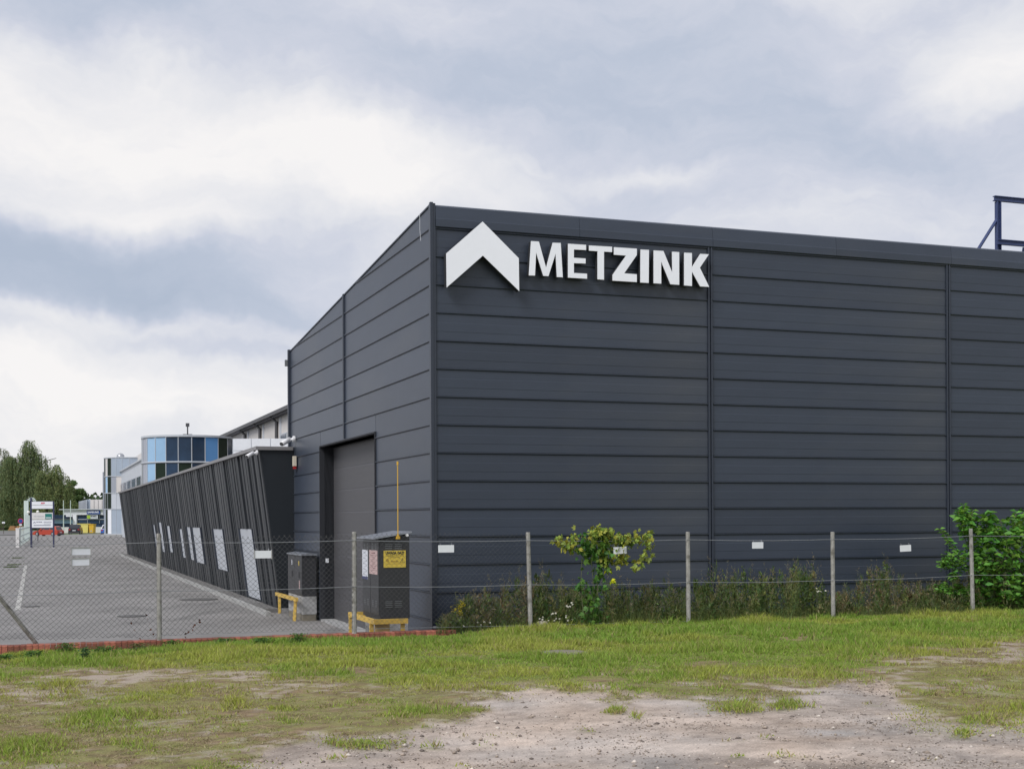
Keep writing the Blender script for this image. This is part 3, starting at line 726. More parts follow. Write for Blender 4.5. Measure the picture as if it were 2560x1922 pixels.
for z in (.98, 1.86):
    for r_ in range(4):
        zz = z + r_ * .028
        for x in (gu0 + .14, gu0 + .29):
            mb = MB(); mb.box(x - .055, x + .055, gv0 - .008, gv0 - .001, zz, zz + .008); mb.build('louvre_slot', M['slot'], gc)
        for y in (gv0 + .13, gv0 + .33, gv0 + .66, gv0 + .86):
            mb = MB(); mb.box(gu0 - .020, gu0 - .013, y, y + .09, zz, zz + .008); mb.build('louvre_slot', M['slot'], gc)
def plate(parent, name, x0, x1, z0, z1, y, m, t=.004):
    mb = MB(); mb.box(x0, x1, y - t, y, z0, z1); return mb.build(name, m, parent)
# yellow sign
_, za = ray_v(958, 1376, gv0); _, zb2 = ray_v(958, 1418.5, gv0); ua, _ = ray_v(958.5, 1400, gv0); ub, _ = ray_v(1014, 1400, gv0)
sg = plate(gc, 'warning_sign', ua, ub, zb2, za, gv0 - .009, M['signyellow'])
W_ = ub - ua;  H_ = za - zb2
def onsign(px, py): return (ua + (px - 630) / 1230 * W_, za - (py - 130) / 940 * H_)   # coordinates of the sign face
def sgtext(s, x0, x1, yc, m, sz, bold=0.0):
    (xa, z_), (xb, _) = onsign(x0, yc), onsign(x1, yc)
    me = text_mesh('lettering', s, sz, m, .0006, bold, width=xb - xa); o = link('lettering', me, sg, ((xa + xb) / 2, gv0 - .0145, z_), FACE)
sgtext('UWAGA GAZ!', 745, 1755, 268, M['blackprint'], .056, .003)
sgtext('NIEBEZPIECZENSTWO WYBUCHU', 745, 1760, 410, M['blackprint'], .016)
sgtext('palenie wzbronione', 990, 1500, 505, M['blackprint'], .016)
sgtext('zakaz', 1030, 1440, 725, M['brownprint'], .036)
(xa, z_) = onsign(840, 675)
mb = MB(); pts = [(xa + .019 * math.cos(t), gv0 - .0145, z_ + .019 * math.sin(t)) for t in np.linspace(0, 2 * math.pi, 19)]; mb.tube(pts, .0022, 4); mb.tube([pts[3], pts[12]], .002, 4); mb.build('no_flame_symbol', M['brownprint'], sg)
(x1_, zl) = onsign(1555, 790); (x2_, _) = onsign(1810, 790); (_, zh) = onsign(1680, 540)
mb = MB(); tri = [(x1_, gv0 - .0145, zl), (x2_, gv0 - .0145, zl), ((x1_ + x2_) / 2, gv0 - .0145, zh)]; mb.tube(tri + [tri[0]], .002, 4); mb.tube([((x1_ + x2_) / 2, gv0 - .0145, zl + .01), ((x1_ + x2_) / 2, gv0 - .0145, zh - .014)], .0025, 4); mb.build('hazard_triangle', M['blackprint'], sg)
(xc, zc) = onsign(790, 855); (xd, _) = onsign(1700, 855)
mb = MB(); mb.box(xc, xd, gv0 - .0150, gv0 - .0135, zc - .0015, zc + .0015); mb.build('print_rule', M['brownprint'], sg)
# papers on the left face
for (px0, px1, py0, py1, m_, lab) in ((904.5, 921.5, 1373, 1445, M['paper'], 'white notice'), (925.5, 945.5, 1374, 1433, M['pinkpaper'], 'pink notice')):
    va, z0 = ray_u(px0, py0, gu0); vb, _ = ray_u(px1, py0, gu0); _, zz = ray_u(px0, py1, gu0)
    mb = MB(); mb.box(gu0 - .0165, gu0 - .0125, vb, min(va, gv1 - .02), zz, z0); o = mb.build('notice', m_, gc); o['label'] = lab
    m2 = MB(); L_ = min(va, gv1 - .02) - vb
    for k in range(9):
        zk = z0 - .05 - k * (z0 - zz - .08) / 9; f = rr.uniform(.3, .8)
        m2.box(gu0 - .0185, gu0 - .0168, vb + L_ * (.5 - f / 2), vb + L_ * (.5 + f / 2), zk, zk + (.014 if k == 0 else .006))
    m2.build('print', M['pinkink'] if 'pink' in lab else M['greyprint'], o)
    if 'white' in lab:
        m2 = MB(); m2.box(gu0 - .019, gu0 - .0168, vb, vb + L_, zz, zz + .045); m2.build('footer', M['navyprint'], o)
mb = MB(); mb.tube([(-.78, gv0 - .06, 2.09), (-.78, gv0 - .09, 2.09)], .022, 10); mb.build('roof_lamp', M['cameraw'], gc)
uy, zy0 = ray_v(995, 1347, gv0 - .07); _, zy1 = ray_v(994, 1154, gv0 - .07)
vp = empty('vent_pipe', B(uy, gv0 - .07, zy0), TH, 'thin yellow gas vent pipe rising above the black gas cabinet', 'pipe')
mb = MB(); mb.tube([(0, 0, 0), (0, 0, zy1 - zy0)], .008, 8); mb.build('pipe', M['pole'], vp)
mb = MB(); mb.tube([(0, 0, zy1 - zy0 - .05), (0, 0, zy1 - zy0 + .005)], .016, 8); mb.build('cap', M['pole'], vp)
mb = MB(); mb.box(-.03, .03, -.012, .012, 0, .04); mb.tube([(-.03, 0, 0), (0, 0, .08)], .008, 5); mb.tube([(.03, 0, 0), (0, 0, .08)], .008, 5); mb.build('foot_bracket', M['pole'], vp)

# yellow barrier around the gas cabinet
def rail(mb, a, b, h=.075, t=.045):
    a = Vector(a); b = Vector(b); d = (b - a).normalized(); n = Vector((-d.y, d.x, 0)) * t / 2
    mb.prism([a - n, a + n, a + n + Vector((0, 0, -h)), a - n + Vector((0, 0, -h))], (0, 0, 0), b - a)
b2 = empty('yellow_barrier', (CX, CY, 0), TH, 'yellow angled wooden barrier round the foot of the tall gas cabinet', 'barrier', 'yellow barriers at the cabinets')
for a, b in (((-1.37, .17, .83), (-1.37, -1.52, .83)), ((-1.395, -1.545, .832), (-.86, -1.545, .832)), ((-1.345, .195, .828), (-1.1, .195, .828))):
    mb = MB(); rail(mb, a, b); mb.build('rail', M['yellow'], b2)
for (u, v) in ((-1.37, .08), (-1.37, -1.32), (-.93, -1.50)):
    mb = MB(); mb.box(u - .03, u + .03, v - .025, v + .02, 0, .76); mb.build('post', M['yellow'], b2)
mb = MB(); mb.box(-1.36, -1.13, -1.50, -1.48, .1, .752); mb.build('board', M['tan'], b2)

# electric cabinet and its barrier
ec = empty('electric_cabinet', (CX, CY, 0), TH, 'low dark twin-door electric cabinet on a pale concrete plinth beside the roller door', 'cabinet')
eu0, eu1, ev0, ev1 = -.40, -.075, 9.22, 11.0
mb = MB(); mb.box(eu0, eu1, ev0, ev1, .57, 1.50); mb.build('body', M['cab'], ec)
mb = MB(); mb.prism([(eu0 - .04, 0, 1.505), (eu1 + .01, 0, 1.505), (eu1 + .01, 0, 1.535), ((eu0 + eu1) / 2, 0, 1.56), (eu0 - .04, 0, 1.53)], (0, ev1 + .03, 0), (0, ev0 - .04, 0)); mb.build('roof', M['cabroof'], ec)
mb = MB(); mb.box(eu0 + .01, eu1 - .01, ev0 + .01, ev1, 0, .15); mb.build('footing', M['cover'], ec)
mb = MB(); mb.box(eu0 + .0, eu1 - .0, ev0 + .0, ev1, .152, .565); mb.build('plinth', M['concrete'], ec)
for y0, y1 in ((ev0 + .02, ev0 + .87), (ev0 + .89, ev1 - .02)):
    mb = MB(); mb.box(eu0 - .012, eu0 - .001, y0, y1, .6, 1.48); d_ = mb.build('door', M['cab'], ec)
    mb = MB(); mb.box(eu0 - .035, eu0 - .013, y0 + .28, y0 + .36, .98, 1.12); mb.build('handle', M['gutter'], d_)
    mb = MB(); mb.box(eu0 - .018, eu0 - .013, y0 + .30, y0 + .37, 1.26, 1.38); mb.build('sticker', M['signyellow'] if y0 < ev0 + .5 else M['paper'], d_)
mb = MB(); mb.box(eu0 - .018, eu0 - .013, ev0 + .25, ev0 + .33, .72, .92); mb.build('red_sticker', M['pinkpaper'], ec)
b1 = empty('yellow_barrier', (0, 0, 0), 0, 'short yellow two-post barrier in front of the low electric cabinet', 'barrier', 'yellow barriers at the cabinets')
pA = P(739, 1493, 30.4); pB = P(692, 1480, 33.4)
gA = Vector((pA.x, pA.y, 0)); gB = Vector((pB.x, pB.y, 0)); dd = (pB - pA).normalized()
mb = MB(); rail(mb, pA - dd * .2, pB + dd * .1, .085, .06); mb.build('rail', M['yellow'], b1)
mb = MB(); rail(mb, pB + Vector((.03, .02, 0)), pB + Vector((.65, .3, 0)), .07, .05); mb.build('rail', M['yellow'], b1)
for q, lean in ((pA, -.03), (pB - dd * .5, 0)):
    mb = MB(); mb.prism([(q.x - .035 + lean, q.y - .03, 0), (q.x + .035 + lean, q.y - .03, 0), (q.x + .035 + lean, q.y + .03, 0), (q.x - .035 + lean, q.y + .03, 0)][::-1], (0, 0, 0), (-lean, 0, q.z - .06)); mb.build('post', M['yellow'], b1)

# ------------------------------------------------------------------ brick kerb under the fence
kb = empty('brick_kerb', FP0, math.atan2(FD.y, FD.x), 'red brick kerb wall under the left half of the wire fence', 'brick wall')
x = -7.6; xe = 1.55
mb = MB(); mb.box(x, xe, .03, .20, -.0, .60); mb.build('footing', M['mortar'], kb)
bms = []
for m_ in (M['brick'], M['brick2'], M['brick']):
    bm_ = MB(); w_ = .072; c = .004
    bm_.prism([(0, -.115, 0), (0, .10, 0), (0, .10, .125), (0, .096, .13), (0, -.110, .13), (0, -.115, .125)][::-1], (0, 0, 0), (w_, 0, 0)); bms.append(bm_.mesh('brick', m_))
x0 = x; i = 0
while x0 < xe - .07:
    o = link('brick', rr.choice(bms), kb, (x0, .10 + rr.uniform(-.004, .004), .525 + .02 * (x0 + 7.6) / 9 + rr.uniform(-.003, .003)), (0, 0, rr.uniform(-.01, .01)))
    x0 += .0775; i += 1

# ------------------------------------------------------------------ wire fence
fn = empty('wire_fence', (0, 0, 0), 0, 'weathered chain-link fence on slim concrete posts across the whole front', 'fence')
posts = [(-420, 1610, 1336, 0), (0, 0, 0, 0), (396, 1602, 1333, 0), (885, 1588, 1329, 1), (1320, 1566, 1330, -6), (1720, 1558, 1329, -1), (2082, 1542, 1329, -1), (2428, 1530, 1321, -5), (2800, 1522, 1318, 0)]
tops = []
pl = Vector((-7.42, FP0.y + (-7.42 - FP0.x) * .336, 0))
for i, (px, pb, pt, dx) in enumerate(posts):
    if i == 0: continue
    if i == 1: q = pl.copy(); q.z = 2.15
    else: q = fence_at(px, None, pt); lean = dx * q.y / F
    lean = 0 if i == 1 else dx * q.y / F
    r0, r1 = .036, .030
    mb = MB(); mb.tube([(q.x - lean, q.y + .02, .45), (q.x, q.y + .02, q.z - .015), (q.x, q.y + .02, q.z)], r0, 8, r1)
    mb.build('post', M['postc'], fn)
    tops.append(Vector((q.x, q.y, q.z)))
for zoff_, r_ in ((-.125, .0045), (-.80, .0042)):
    for a, b in zip(tops[:-1], tops[1:]):
        pts = []
        for t in np.linspace(0, 1, 13):
            p = a.lerp(b, t); p.z += zoff_ - .018 * math.sin(math.pi * t) + rr.uniform(-.002, .002); p.y -= .014; pts.append(p)
        mb = MB(); mb.tube(pts, r_, 5); mb.build('wire', M['wire'], fn)
pts = [tops[0].lerp(tops[3], t) for t in np.linspace(0, 1, 12)]
for a, b in zip(tops[1:4], tops[2:5]):
    pts = [a.lerp(b, t) + Vector((0, -.012, -1.42)) for t in np.linspace(0, 1, 6)]
    mb = MB(); mb.tube(pts, .003, 5); mb.build('wire', M['wire'], fn)
mb = MB(); mb.tube([(pl.x + .04, pl.y - .03, 2.05), P(92, 1610, 18.05)], .030, 8); mb.build('diagonal_brace', M['postc'], fn)
def chain(a, b, top, bot, r, ph=.074):
    """woven zig-zag strands between two posts"""
    mb = MB(); L_ = (b - a); n = int(Vector((L_.x, L_.y, 0)).length / (ph / 2)); d = Vector((L_.x, L_.y, 0)) / n
    rows = int((top - bot) / (ph / 2))
    nn = Vector((-d.y, d.x, 0)).normalized() * r * 1.3
    def wob(q): 
        return Vector((.006 * math.sin(q.x * 3.1 + q.z * 7), .004 * math.sin(q.x * 9), .008 * math.sin(q.x * 5.3) + .01 * math.sin(q.x * 1.7 + q.z * 2)))
    for i in range(n):
        pts = []
        tt = top + .006 * math.sin(i * .7)
        for k in range(rows + 1):
            q = Vector((a.x, a.y, 0)) + d * (i + (.0 if (k + i) % 2 else 1.0)) + nn * (1 if k % 2 else -1)
            q.z = tt - k * ph / 2
            pts.append(q + wob(q))
        p0 = pts[0]; pts.insert(0, p0 + d * (.3 if i % 2 else -.3) + Vector((0, 0, .02)))
        mb.tube(pts, r, 3, cap=False)
    return mb
for i, (a, b) in enumerate(zip(tops[:3], tops[1:4])):
    o = chain(a + Vector((0, -.0, 0)), b, 2.10, .70, .0031 if i < 2 else .0021).build('chain_link_mesh', M['meshw'], fn); o['kind'] = 'stuff'
o = chain(tops[3 - 1].lerp(tops[3], 0) if False else tops[2], tops[2], 1, .9, .002) if False else None

# dead leaves of bindweed caught on the mesh
for cx_, cy_, n_l, lab in ((378, 1560, 6, 'withered reddish bindweed caught in the mesh left of the second post'), (478, 1570, 9, 'withered strand of bindweed climbing the mesh diagonally'), (344, 1580, 4, 'small withered tendril on the mesh above the kerb')):
    parts = []; pos = []
    for k in range(n_l):
        t = k / max(1, n_l - 1); px = cx_ + (-20 + 44 * t if 'diagonal' in lab else (-14 + 26 * t)); py = cy_ + (24 - 46 * t if 'diagonal' in lab else (-26 + 60 * t))
        q = fence_at(px, None, py); q.y -= .02; pos.append(q[:])
    n = len(pos); pos = np.array(pos)
    V_, F_, T_ = leaf_arrays(pos, rdir(n, -.9, -.1), rdir(n), .045, .035, tints(n, (.12, .05, .03)))
    o = link('withered_tendril', np_mesh('withered_tendril', V_, F_, M['leaf'], T_)); setp(o, lab, 'tendril', 'withered tendrils on the fence mesh')

# small blank plates hung on the fence
for (x0, x1, y0, y1, fr0, lab, tilt) in (
        (180, 225.5, 1369.5, 1386.5, 1, 'pale blank plate on the left fence mesh, upper of a pair', 0),
        (180.5, 222.5, 1396, 1413, 1, 'pale blank plate on the left fence mesh, lower of a pair', 1),
        (636.5, 678, 1376, 1395, 1, 'white plate with side brackets on the fence in front of the annex', 0),
        (1094.5, 1136, 1362, 1380.5, 0, 'white blank plate on the fence just right of the hall corner', 0),
        (1532, 1568, 1366.5, 1384, 0, 'white blank plate half hidden among the yellowing vine leaves', 3),
        (1878.5, 1910, 1354.5, 1370.5, 0, 'white blank plate on the fence right of the first wall joint', 0),
        (2247.5, 2280, 1362, 1378, 0, 'white slightly tilted plate on the fence left of the leafy bush', 2)):
    c = fence_at((x0 + x1) / 2, None, (y0 + y1) / 2, off=.035)
    wd = (x1 - x0) * c.y / F / 1.02; h = (y1 - y0) * c.y / F
    e = empty('fence_plate', c, math.atan2(FD.y, FD.x), lab, 'plate', 'blank plates hung on the fence')
    e.rotation_euler = (0, -R(tilt), math.atan2(FD.y, FD.x))
    mb = MB(); mb.box(-wd / 2, wd / 2, -.004, .004, -h / 2, h / 2); mb.build('plate', M['paper'] if fr0 and x0 < 300 else M['white2'], e)
    mb = MB()
    for s in (-1, 1): mb.tube([(s * wd * .35, .0, h / 2 - .004), (s * wd * .37, .02, h / 2 + .03)], .003, 5)
    mb.build('tie_wire', M['wire'], e)
    if fr0:
        mb = MB(); t = .012; mb.box(-wd / 2 - t, -wd / 2, -.012, .006, -h / 2 - t, h / 2 + t); mb.box(wd / 2, wd / 2 + t, -.012, .006, -h / 2 - t, h / 2 + t)
        if x0 < 300: mb.box(-wd / 2, wd / 2, -.012, .006, h / 2, h / 2 + t); mb.box(-wd / 2, wd / 2, -.012, .006, -h / 2 - t, -h / 2)
        mb.build('frame', M['concrete'], e)

# short pipe stub at the hall corner
q = fence_at(1089, None, 1560, off=-.5)
e = empty('pipe_stub', (q.x, q.y, .45), 0, 'short dark capped pipe at the foot of the hall corner', 'pipe')
mb = MB(); mb.tube([(0, 0, 0), (0, 0, .24)], .028, 10); mb.build('pipe', M['cab'], e)
mb = MB(); mb.tube([(0, 0, .225), (0, 0, .25)], .042, 10); mb.build('cap', M['slot'], e)

# concrete cover in the grass, pale stone by the fence
def ground_hit(px, py):
    a, b = ray(px, py); Y = 17.0
    for _ in range(20): Y = (float(zg_base(np.array([a * Y]), np.array([Y]))[0]) - CH) / b
    return Vector((a * Y, Y, CH + b * Y))
q = ground_hit(1409, 1634)
mb = MB(); mb.tube([(0, 0, -.06), (0, 0, .012), (0, 0, .018)], .29, 24); o = mb.build('concrete_cover', M['cover'], None, q + Vector((0, 0, .006))); setp(o, 'round weathered concrete cover lying in the lawn', 'manhole cover')
q = ground_hit(1356, 1566)
mb = MB(); mb.ball((0, 0, .03), .09, 10, 7, (1.25, .9, .75)); o = mb.build('stone', M['rock'], None, q, smooth=True); setp(o, 'pale rounded stone at the foot of the leaning third fence post', 'stone')

# ------------------------------------------------------------------ grass blades
def blades():
    n = 700000
    # sample evenly in view depth so that near ground does not thin out
    Y = 8.2 + (rng.random(n) ** .8) * 15.6; X = -(Y * .405 + .2) + rng.random(n) * (Y * .87 + .4)
    fd = fdist(X, Y); dens, gravel, dry, lush, n1, n2, n3, px, py = masks(X, Y)
    behind = fd > -.02
    clump = .35 + 1.3 * sstep(.35, .65, fbm(X, Y, .14, 2, 91))
    keep = rng.random(n) < dens * clump * .95
    keep &= ~behind | ((X > -.5) & (fd < .15) & (rng.random(n) < .6))
    q = ground_hit(1409, 1634); keep &= ((X - q.x) ** 2 + (Y - q.y) ** 2) > .27 ** 2
    X, Y, dens, gravel, dry, lush, n1, n2, n3, px, py, fd = (a[keep] for a in (X, Y, dens, gravel, dry, lush, n1, n2, n3, px, py, fd))
    m = len(X); Z = zg_base(X, Y) - .008
    h = (.016 + .034 * lush + .018 * rng.random(m)) * (.6 + .8 * n2) * (1 + .25 * sstep(-.5, .0, fd) * sstep(-.6, .6, X) - .35 * sstep(-.6, -.1, fd) * sstep(.3, -.8, X)) * rng.uniform(.6, 1.3, m)
    h *= (1 - .4 * sstep(14, 9, Y)) * (.55 + 1.1 * sstep(.3, .7, fbm(X, Y, .5, 3, 301)))
    a = rng.uniform(0, 2 * np.pi, m); wd = rng.uniform(.0035, .008, m) * (1 + .5 * sstep(12, 22, Y))
    lean = rng.uniform(.2, 1.1, m) * h; la = rng.uniform(0, 2 * np.pi, m)
    base = np.stack([X, Y, Z], 1); side = np.stack([np.cos(a) * wd, np.sin(a) * wd, 0 * a], 1)
    tip = base + np.stack([np.cos(la) * lean, np.sin(la) * lean, h], 1)
    V_ = np.stack([base - side, base + side, tip], 1).reshape(-1, 3); F_ = np.arange(3 * m).reshape(m, 3)
    green = np.array((.20, .345, .045)); yel = np.array((.39, .425, .08)); straw = np.array((.38, .31, .15))
    k = np.clip(.30 + .9 * sstep(.42, .68, fbm(X, Y, 1.3, 4, 33)) * .8 + .25 * dry + rng.uniform(-.25, .25, m) - .12 * (lush > .8), 0, 1)[:, None]
    c = green * (1 - k) + yel * k
    st = (rng.random(m) < (.11 + .34 * dry * (1 - np.clip(lush - .3, 0, 1))))[:, None]
    c = np.where(st, straw, c) * (1 + rng.uniform(-.28, .28, (m, 1)))
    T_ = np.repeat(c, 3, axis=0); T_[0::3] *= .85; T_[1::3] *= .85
    return V_, F_, np.clip(T_, .005, .9)
def thatch():
    n = 330000; Y = 8.2 + (rng.random(n) ** .85) * 11; X = (rng.random(n) - .5) * 2 * (Y * .405 + .2)
    dens, gravel, dry, lush, n1, n2, n3, px, py = masks(X, Y)
    keep = rng.random(n) < np.clip(dry * (1 - gravel) + .12 * (1 - dry), 0, 1) * sstep(.40, .58, fbm(X, Y, .22, 3, 201)) * .9; keep &= fdist(X, Y) < -.2
    X, Y = X[keep], Y[keep]; m = len(X); Z = zg_base(X, Y) - .004; a = rng.uniform(0, 6.28, m); ln = rng.uniform(.02, .07, m); w_ = rng.uniform(.002, .005, m)
    base = np.stack([X, Y, Z], 1); d = np.stack([np.cos(a), np.sin(a), 0 * a], 1); sd_ = np.stack([-np.sin(a), np.cos(a), 0 * a], 1) * w_[:, None]
    tip = base + d * ln[:, None]; tip[:, 2] += rng.uniform(.004, .022, m)
    V = np.stack([base - sd_, base + sd_, tip], 1).reshape(-1, 3)
    c = np.array([(.40, .33, .19), (.22, .16, .09), (.30, .29, .10)])[rng.choice(3, m, p=[.4, .3, .3])] * (1 + rng.uniform(-.3, .3, (m, 1)))
    return V, np.arange(3 * m).reshape(m, 3), np.repeat(c, 3, axis=0)
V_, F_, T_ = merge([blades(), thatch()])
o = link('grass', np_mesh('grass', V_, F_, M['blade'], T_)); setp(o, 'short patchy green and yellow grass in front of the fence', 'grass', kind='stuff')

# loose gravel stones
n = 60000
Y = 8.2 + rng.random(n) ** 1.0 * 10; X = (rng.random(n) - .5) * 2 * (Y * .405)
dens, gravel, dry, lush, n1, n2, n3, px, py = masks(X, Y)
cl_ = sstep(.55, .72, fbm(X, Y, .5, 3, 123))
keep = (rng.random(n) < np.maximum(gravel * (.25 + .75 * cl_), dry * (.16 + .4 * cl_))) & (fdist(X, Y) < -.5); X, Y, n2 = X[keep], Y[keep], n2[keep]; m = len(X)
r = rng.uniform(.003, .009, m) * (1 + 1.9 * (rng.random(m) < .06)); Z = zg_base(X, Y) - .016
oct_ = np.array([(1, 0, 0), (.2, 1, 0), (-1, .15, 0), (-.1, -1, 0), (.1, 0, .75), (0, 0, -.6)])
ang = rng.uniform(0, 6.28, m); ca, sa = np.cos(ang), np.sin(ang)
V_ = oct_[None] * (1 + rng.uniform(-.3, .3, (m, 6, 1))) * r[:, None, None] * np.array([1.2, .9, .9])
V_ = np.stack([V_[..., 0] * ca[:, None] - V_[..., 1] * sa[:, None], V_[..., 0] * sa[:, None] + V_[..., 1] * ca[:, None], V_[..., 2]], -1) + np.stack([X, Y, Z], 1)[:, None]
of = np.array([(0, 1, 4), (1, 2, 4), (2, 3, 4), (3, 0, 4), (1, 0, 5), (2, 1, 5), (3, 2, 5), (0, 3, 5)])
F_ = (of[None] + (np.arange(m) * 6)[:, None, None]).reshape(-1, 3)
sh = rng.choice(3, m, p=[.5, .28, .22]); base = np.array([(.36, .30, .25), (.20, .17, .15), (.58, .52, .46)])[sh] * (1 + rng.uniform(-.15, .15, (m, 1)))
o = link('gravel', np_mesh('gravel', V_.reshape(-1, 3), F_, M['ground'], np.repeat(base, 6, axis=0))); setp(o, 'loose gravel stones scattered on the pale track', 'gravel', kind='stuff')

# ------------------------------------------------------------------ weeds behind the fence
def plant_parts(base, h, nleaf, L, W, col, spread=.12, var=.3, down=.1):
    """one upright herb: leaves all along a leaning stem and short side shoots"""
    lean = rng.uniform(-.14, .14, 2) * h
    t = rng.random(nleaf) ** .8
    ax_ = np.stack([base[0] + lean[0] * t ** 1.5, base[1] + lean[1] * t ** 1.5, base[2] + h * t], 1)
    off = rdir(nleaf, -.2, .3) * (rng.random((nleaf, 1)) * spread * (1.15 - t[:, None]))
    d = off + np.array((0, 0, .05)) + rng.normal(0, .03, (nleaf, 3)); d[:, 2] += rng.uniform(-down, .12, nleaf)
    return leaf_arrays(ax_ + off, d + 1e-4, rdir(nleaf, .2, 1), rng.uniform(.7, 1.3, nleaf) * L, rng.uniform(.7, 1.3, nleaf) * W, tints(nleaf, col, var))
hx = [1100, 1120, 1150, 1200, 1250, 1290, 1330, 1400, 1500, 1560, 1600, 1640, 1700, 1760, 1800, 1850, 1900, 1960, 2000, 2040, 2060, 2100, 2150, 2200, 2240, 2270, 2300, 2350, 2400, 2430, 2600, 3000]
hy = [1570, 1545, 1520, 1510, 1475, 1440, 1465, 1480, 1455, 1478, 1498, 1478, 1476, 1455, 1452, 1445, 1452, 1440, 1425, 1425, 1490, 1492, 1450, 1422, 1425, 1455, 1462, 1470, 1450, 1430, 1400, 1400]
parts = []; pal = [(.12, .17, .045), (.15, .185, .055), (.085, .14, .04), (.18, .175, .075), (.10, .13, .04), (.07, .11, .03)]
for i in range(1150):
    px = rng.uniform(1118, 2760) if i > 70 else rng.uniform(1105, 1260)
    off = rng.uniform(-1.7, -.02)
    q = fence_at(px, 0, 1500, off=off); u, v, _ = toB(q)
    if v > -.12: continue
    g = float(fbm(np.array([q.x]), np.array([q.y]), .55, 3, 314)[0])
    ptop = np.interp(px, hx, hy) - 6; hh = CH + ray(px, ptop)[1] * q.y - .66
    h = max(.14, hh * (.42 + 1.0 * g) * rng.uniform(.65, 1.15)) * (1.0 if off < -.3 else .6)
    dryy = (1180 < px < 1330 or 2080 < px < 2300) and rng.random() < .4
    c = (.20, .165, .09) if dryy else pal[rng.integers(6)]
    nar = rng.random() < .55
    parts.append(plant_parts((q.x, q.y, .62), h * 1.05, int(22 + (66 if nar else 40) * h), rng.choice([.06, .08, .10]) if nar else rng.choice([.045, .06, .08]), rng.choice([.007, .010]) if nar else rng.choice([.02, .03]), c, .09 if nar else .13, .3, .06))
    if rng.random() < .5:   # feathery flower spike above
        k = 22; t = rng.random(k); zz = .62 + h * (.85 + .45 * t); sl = rng.uniform(-.10, .10, 2)
        parts.append(leaf_arrays(np.stack([q.x + sl[0] * t + rng.normal(0, .012, k), q.y + sl[1] * t + rng.normal(0, .012, k), zz], 1), rdir(k, .5, .98), rdir(k), .045, .007, tints(k, (.20, .18, .11), .25)))
V_, F_, T_ = merge(parts)
o = link('weeds', np_mesh('weeds', V_, F_, M['leaf'], T_)); setp(o, 'dense strip of tall dull green weeds between the fence and the hall', 'weeds', kind='stuff')
# tall grass tufts at the fence foot
n = 17000; t = rng.random(n); px = rng.uniform(1090, 2700, n)
A = (px - 1280) / F; off = rng.uniform(-1.5, .12, n); fy = FP0.y - off; tt = (A * fy - FP0.x) / (FD.x - A * FD.y)
X = FP0.x + FD.x * tt; Y = fy + FD.y * tt
keep = (fbm(X, Y, .4, 3, 8) > .46) & ((-ST * (X - CX) + CT * (Y - CY)) < -.1); X, Y = X[keep], Y[keep]; m = len(X)
h = rng.uniform(.10, .42, m) * (.2 + .9 * fbm(X, Y, .5, 3, 19)); a = rng.uniform(0, 6.28, m); la = rng.uniform(0, 6.28, m); le = rng.uniform(.1, .6, m) * h
base = np.stack([X, Y, 0 * X + .64], 1); side = np.stack([np.cos(a) * .004, np.sin(a) * .004, 0 * a], 1)
V_ = np.stack([base - side, base + side, base + np.stack([np.cos(la) * le, np.sin(la) * le, h], 1)], 1).reshape(-1, 3)
T_ = np.repeat(tints(m, (.11, .14, .045), .4), 3, axis=0)
o = link('tall_grass', np_mesh('tall_grass', V_, np.arange(3 * m).reshape(m, 3), M['blade'], T_)); setp(o, 'uncut tufts of longer grass along the foot of the fence', 'grass', kind='stuff')

# individual plants
def leaf_thing(name, parts, label, cat, group=None, stems=None):
    e = empty(name, (0, 0, 0), 0, label, cat, group)
    V_, F_, T_ = merge(parts); link('foliage', np_mesh('foliage', V_, F_, M['leaf'], T_), e)
    if stems is not None: stems.build('stem', M['stem'], e)
    return e
# hop vine on the fence
parts = []; st = MB()
vine_blobs = [(1480, 1500, 22, 55, 120, 0), (1500, 1440, 16, 44, 80, 0), (1478, 1378, 40, 34, 200, 0), (1500, 1345, 36, 24, 150, 1), (1498, 1330, 34, 14, 90, 2), (1550, 1345, 36, 12, 90, 2), (1455, 1370, 16, 30, 50, 0),
              (1400, 1350, 18, 16, 36, 2), (1435, 1345, 8, 20, 24, 2), (1600, 1340, 26, 12, 56, 2), (1620, 1365, 16, 28, 50, 2), (1535, 1400, 36, 14, 60, 2), (1605, 1400, 18, 10, 28, 2), (1415, 1362, 20, 7, 24, 2), (1452, 1450, 7, 34, 34, 0), (1570, 1352, 30, 10, 50, 1), (1430, 1372, 22, 10, 26, 2), (1545, 1370, 30, 16, 40, 2), (1500, 1330, 20, 12, 40, 1), (1515, 1410, 12, 22, 30, 1), (1590, 1418, 20, 8, 18, 2),
              (1520, 1428, 10, 5, 12, 3), (1531, 1452, 6, 5, 8, 3), (1480, 1545, 34, 22, 110, 0), (1510, 1380, 18, 30, 60, 1), (1560, 1395, 8, 20, 20, 2)]
cols = [(.085, .20, .035), (.19, .29, .05), (.37, .42, .08), (.50, .62, .03)]
for cx_, cy_, rx, ry, k, ci in vine_blobs:
    for _ in range(k):
        px = cx_ + rng.normal(0, .5) * rx; py = cy_ + rng.normal(0, .5) * ry
        if rng.random() < (.50 if ci == 0 else .38): continue
        q = fence_at(px, None, py, off=-.03 + rng.uniform(-.12, .10))
        d = rdir(1, -.9, .1); nn = rdir(1, -.2, .6)
        c = tints(1, cols[ci], .3, .15)
        L_ = rng.uniform(.05, .11)
        # three-lobed hop leaf: three pointed lobes from one base
        e2 = np.cross(d, nn); e2 /= np.linalg.norm(e2) + 1e-9
        for s in (-.75, 0, .75):
            parts.append(leaf_arrays(np.array([q[:]]), d / np.linalg.norm(d) + e2 * s, nn, L_ * (1 if s == 0 else .8), L_ * .5, c))
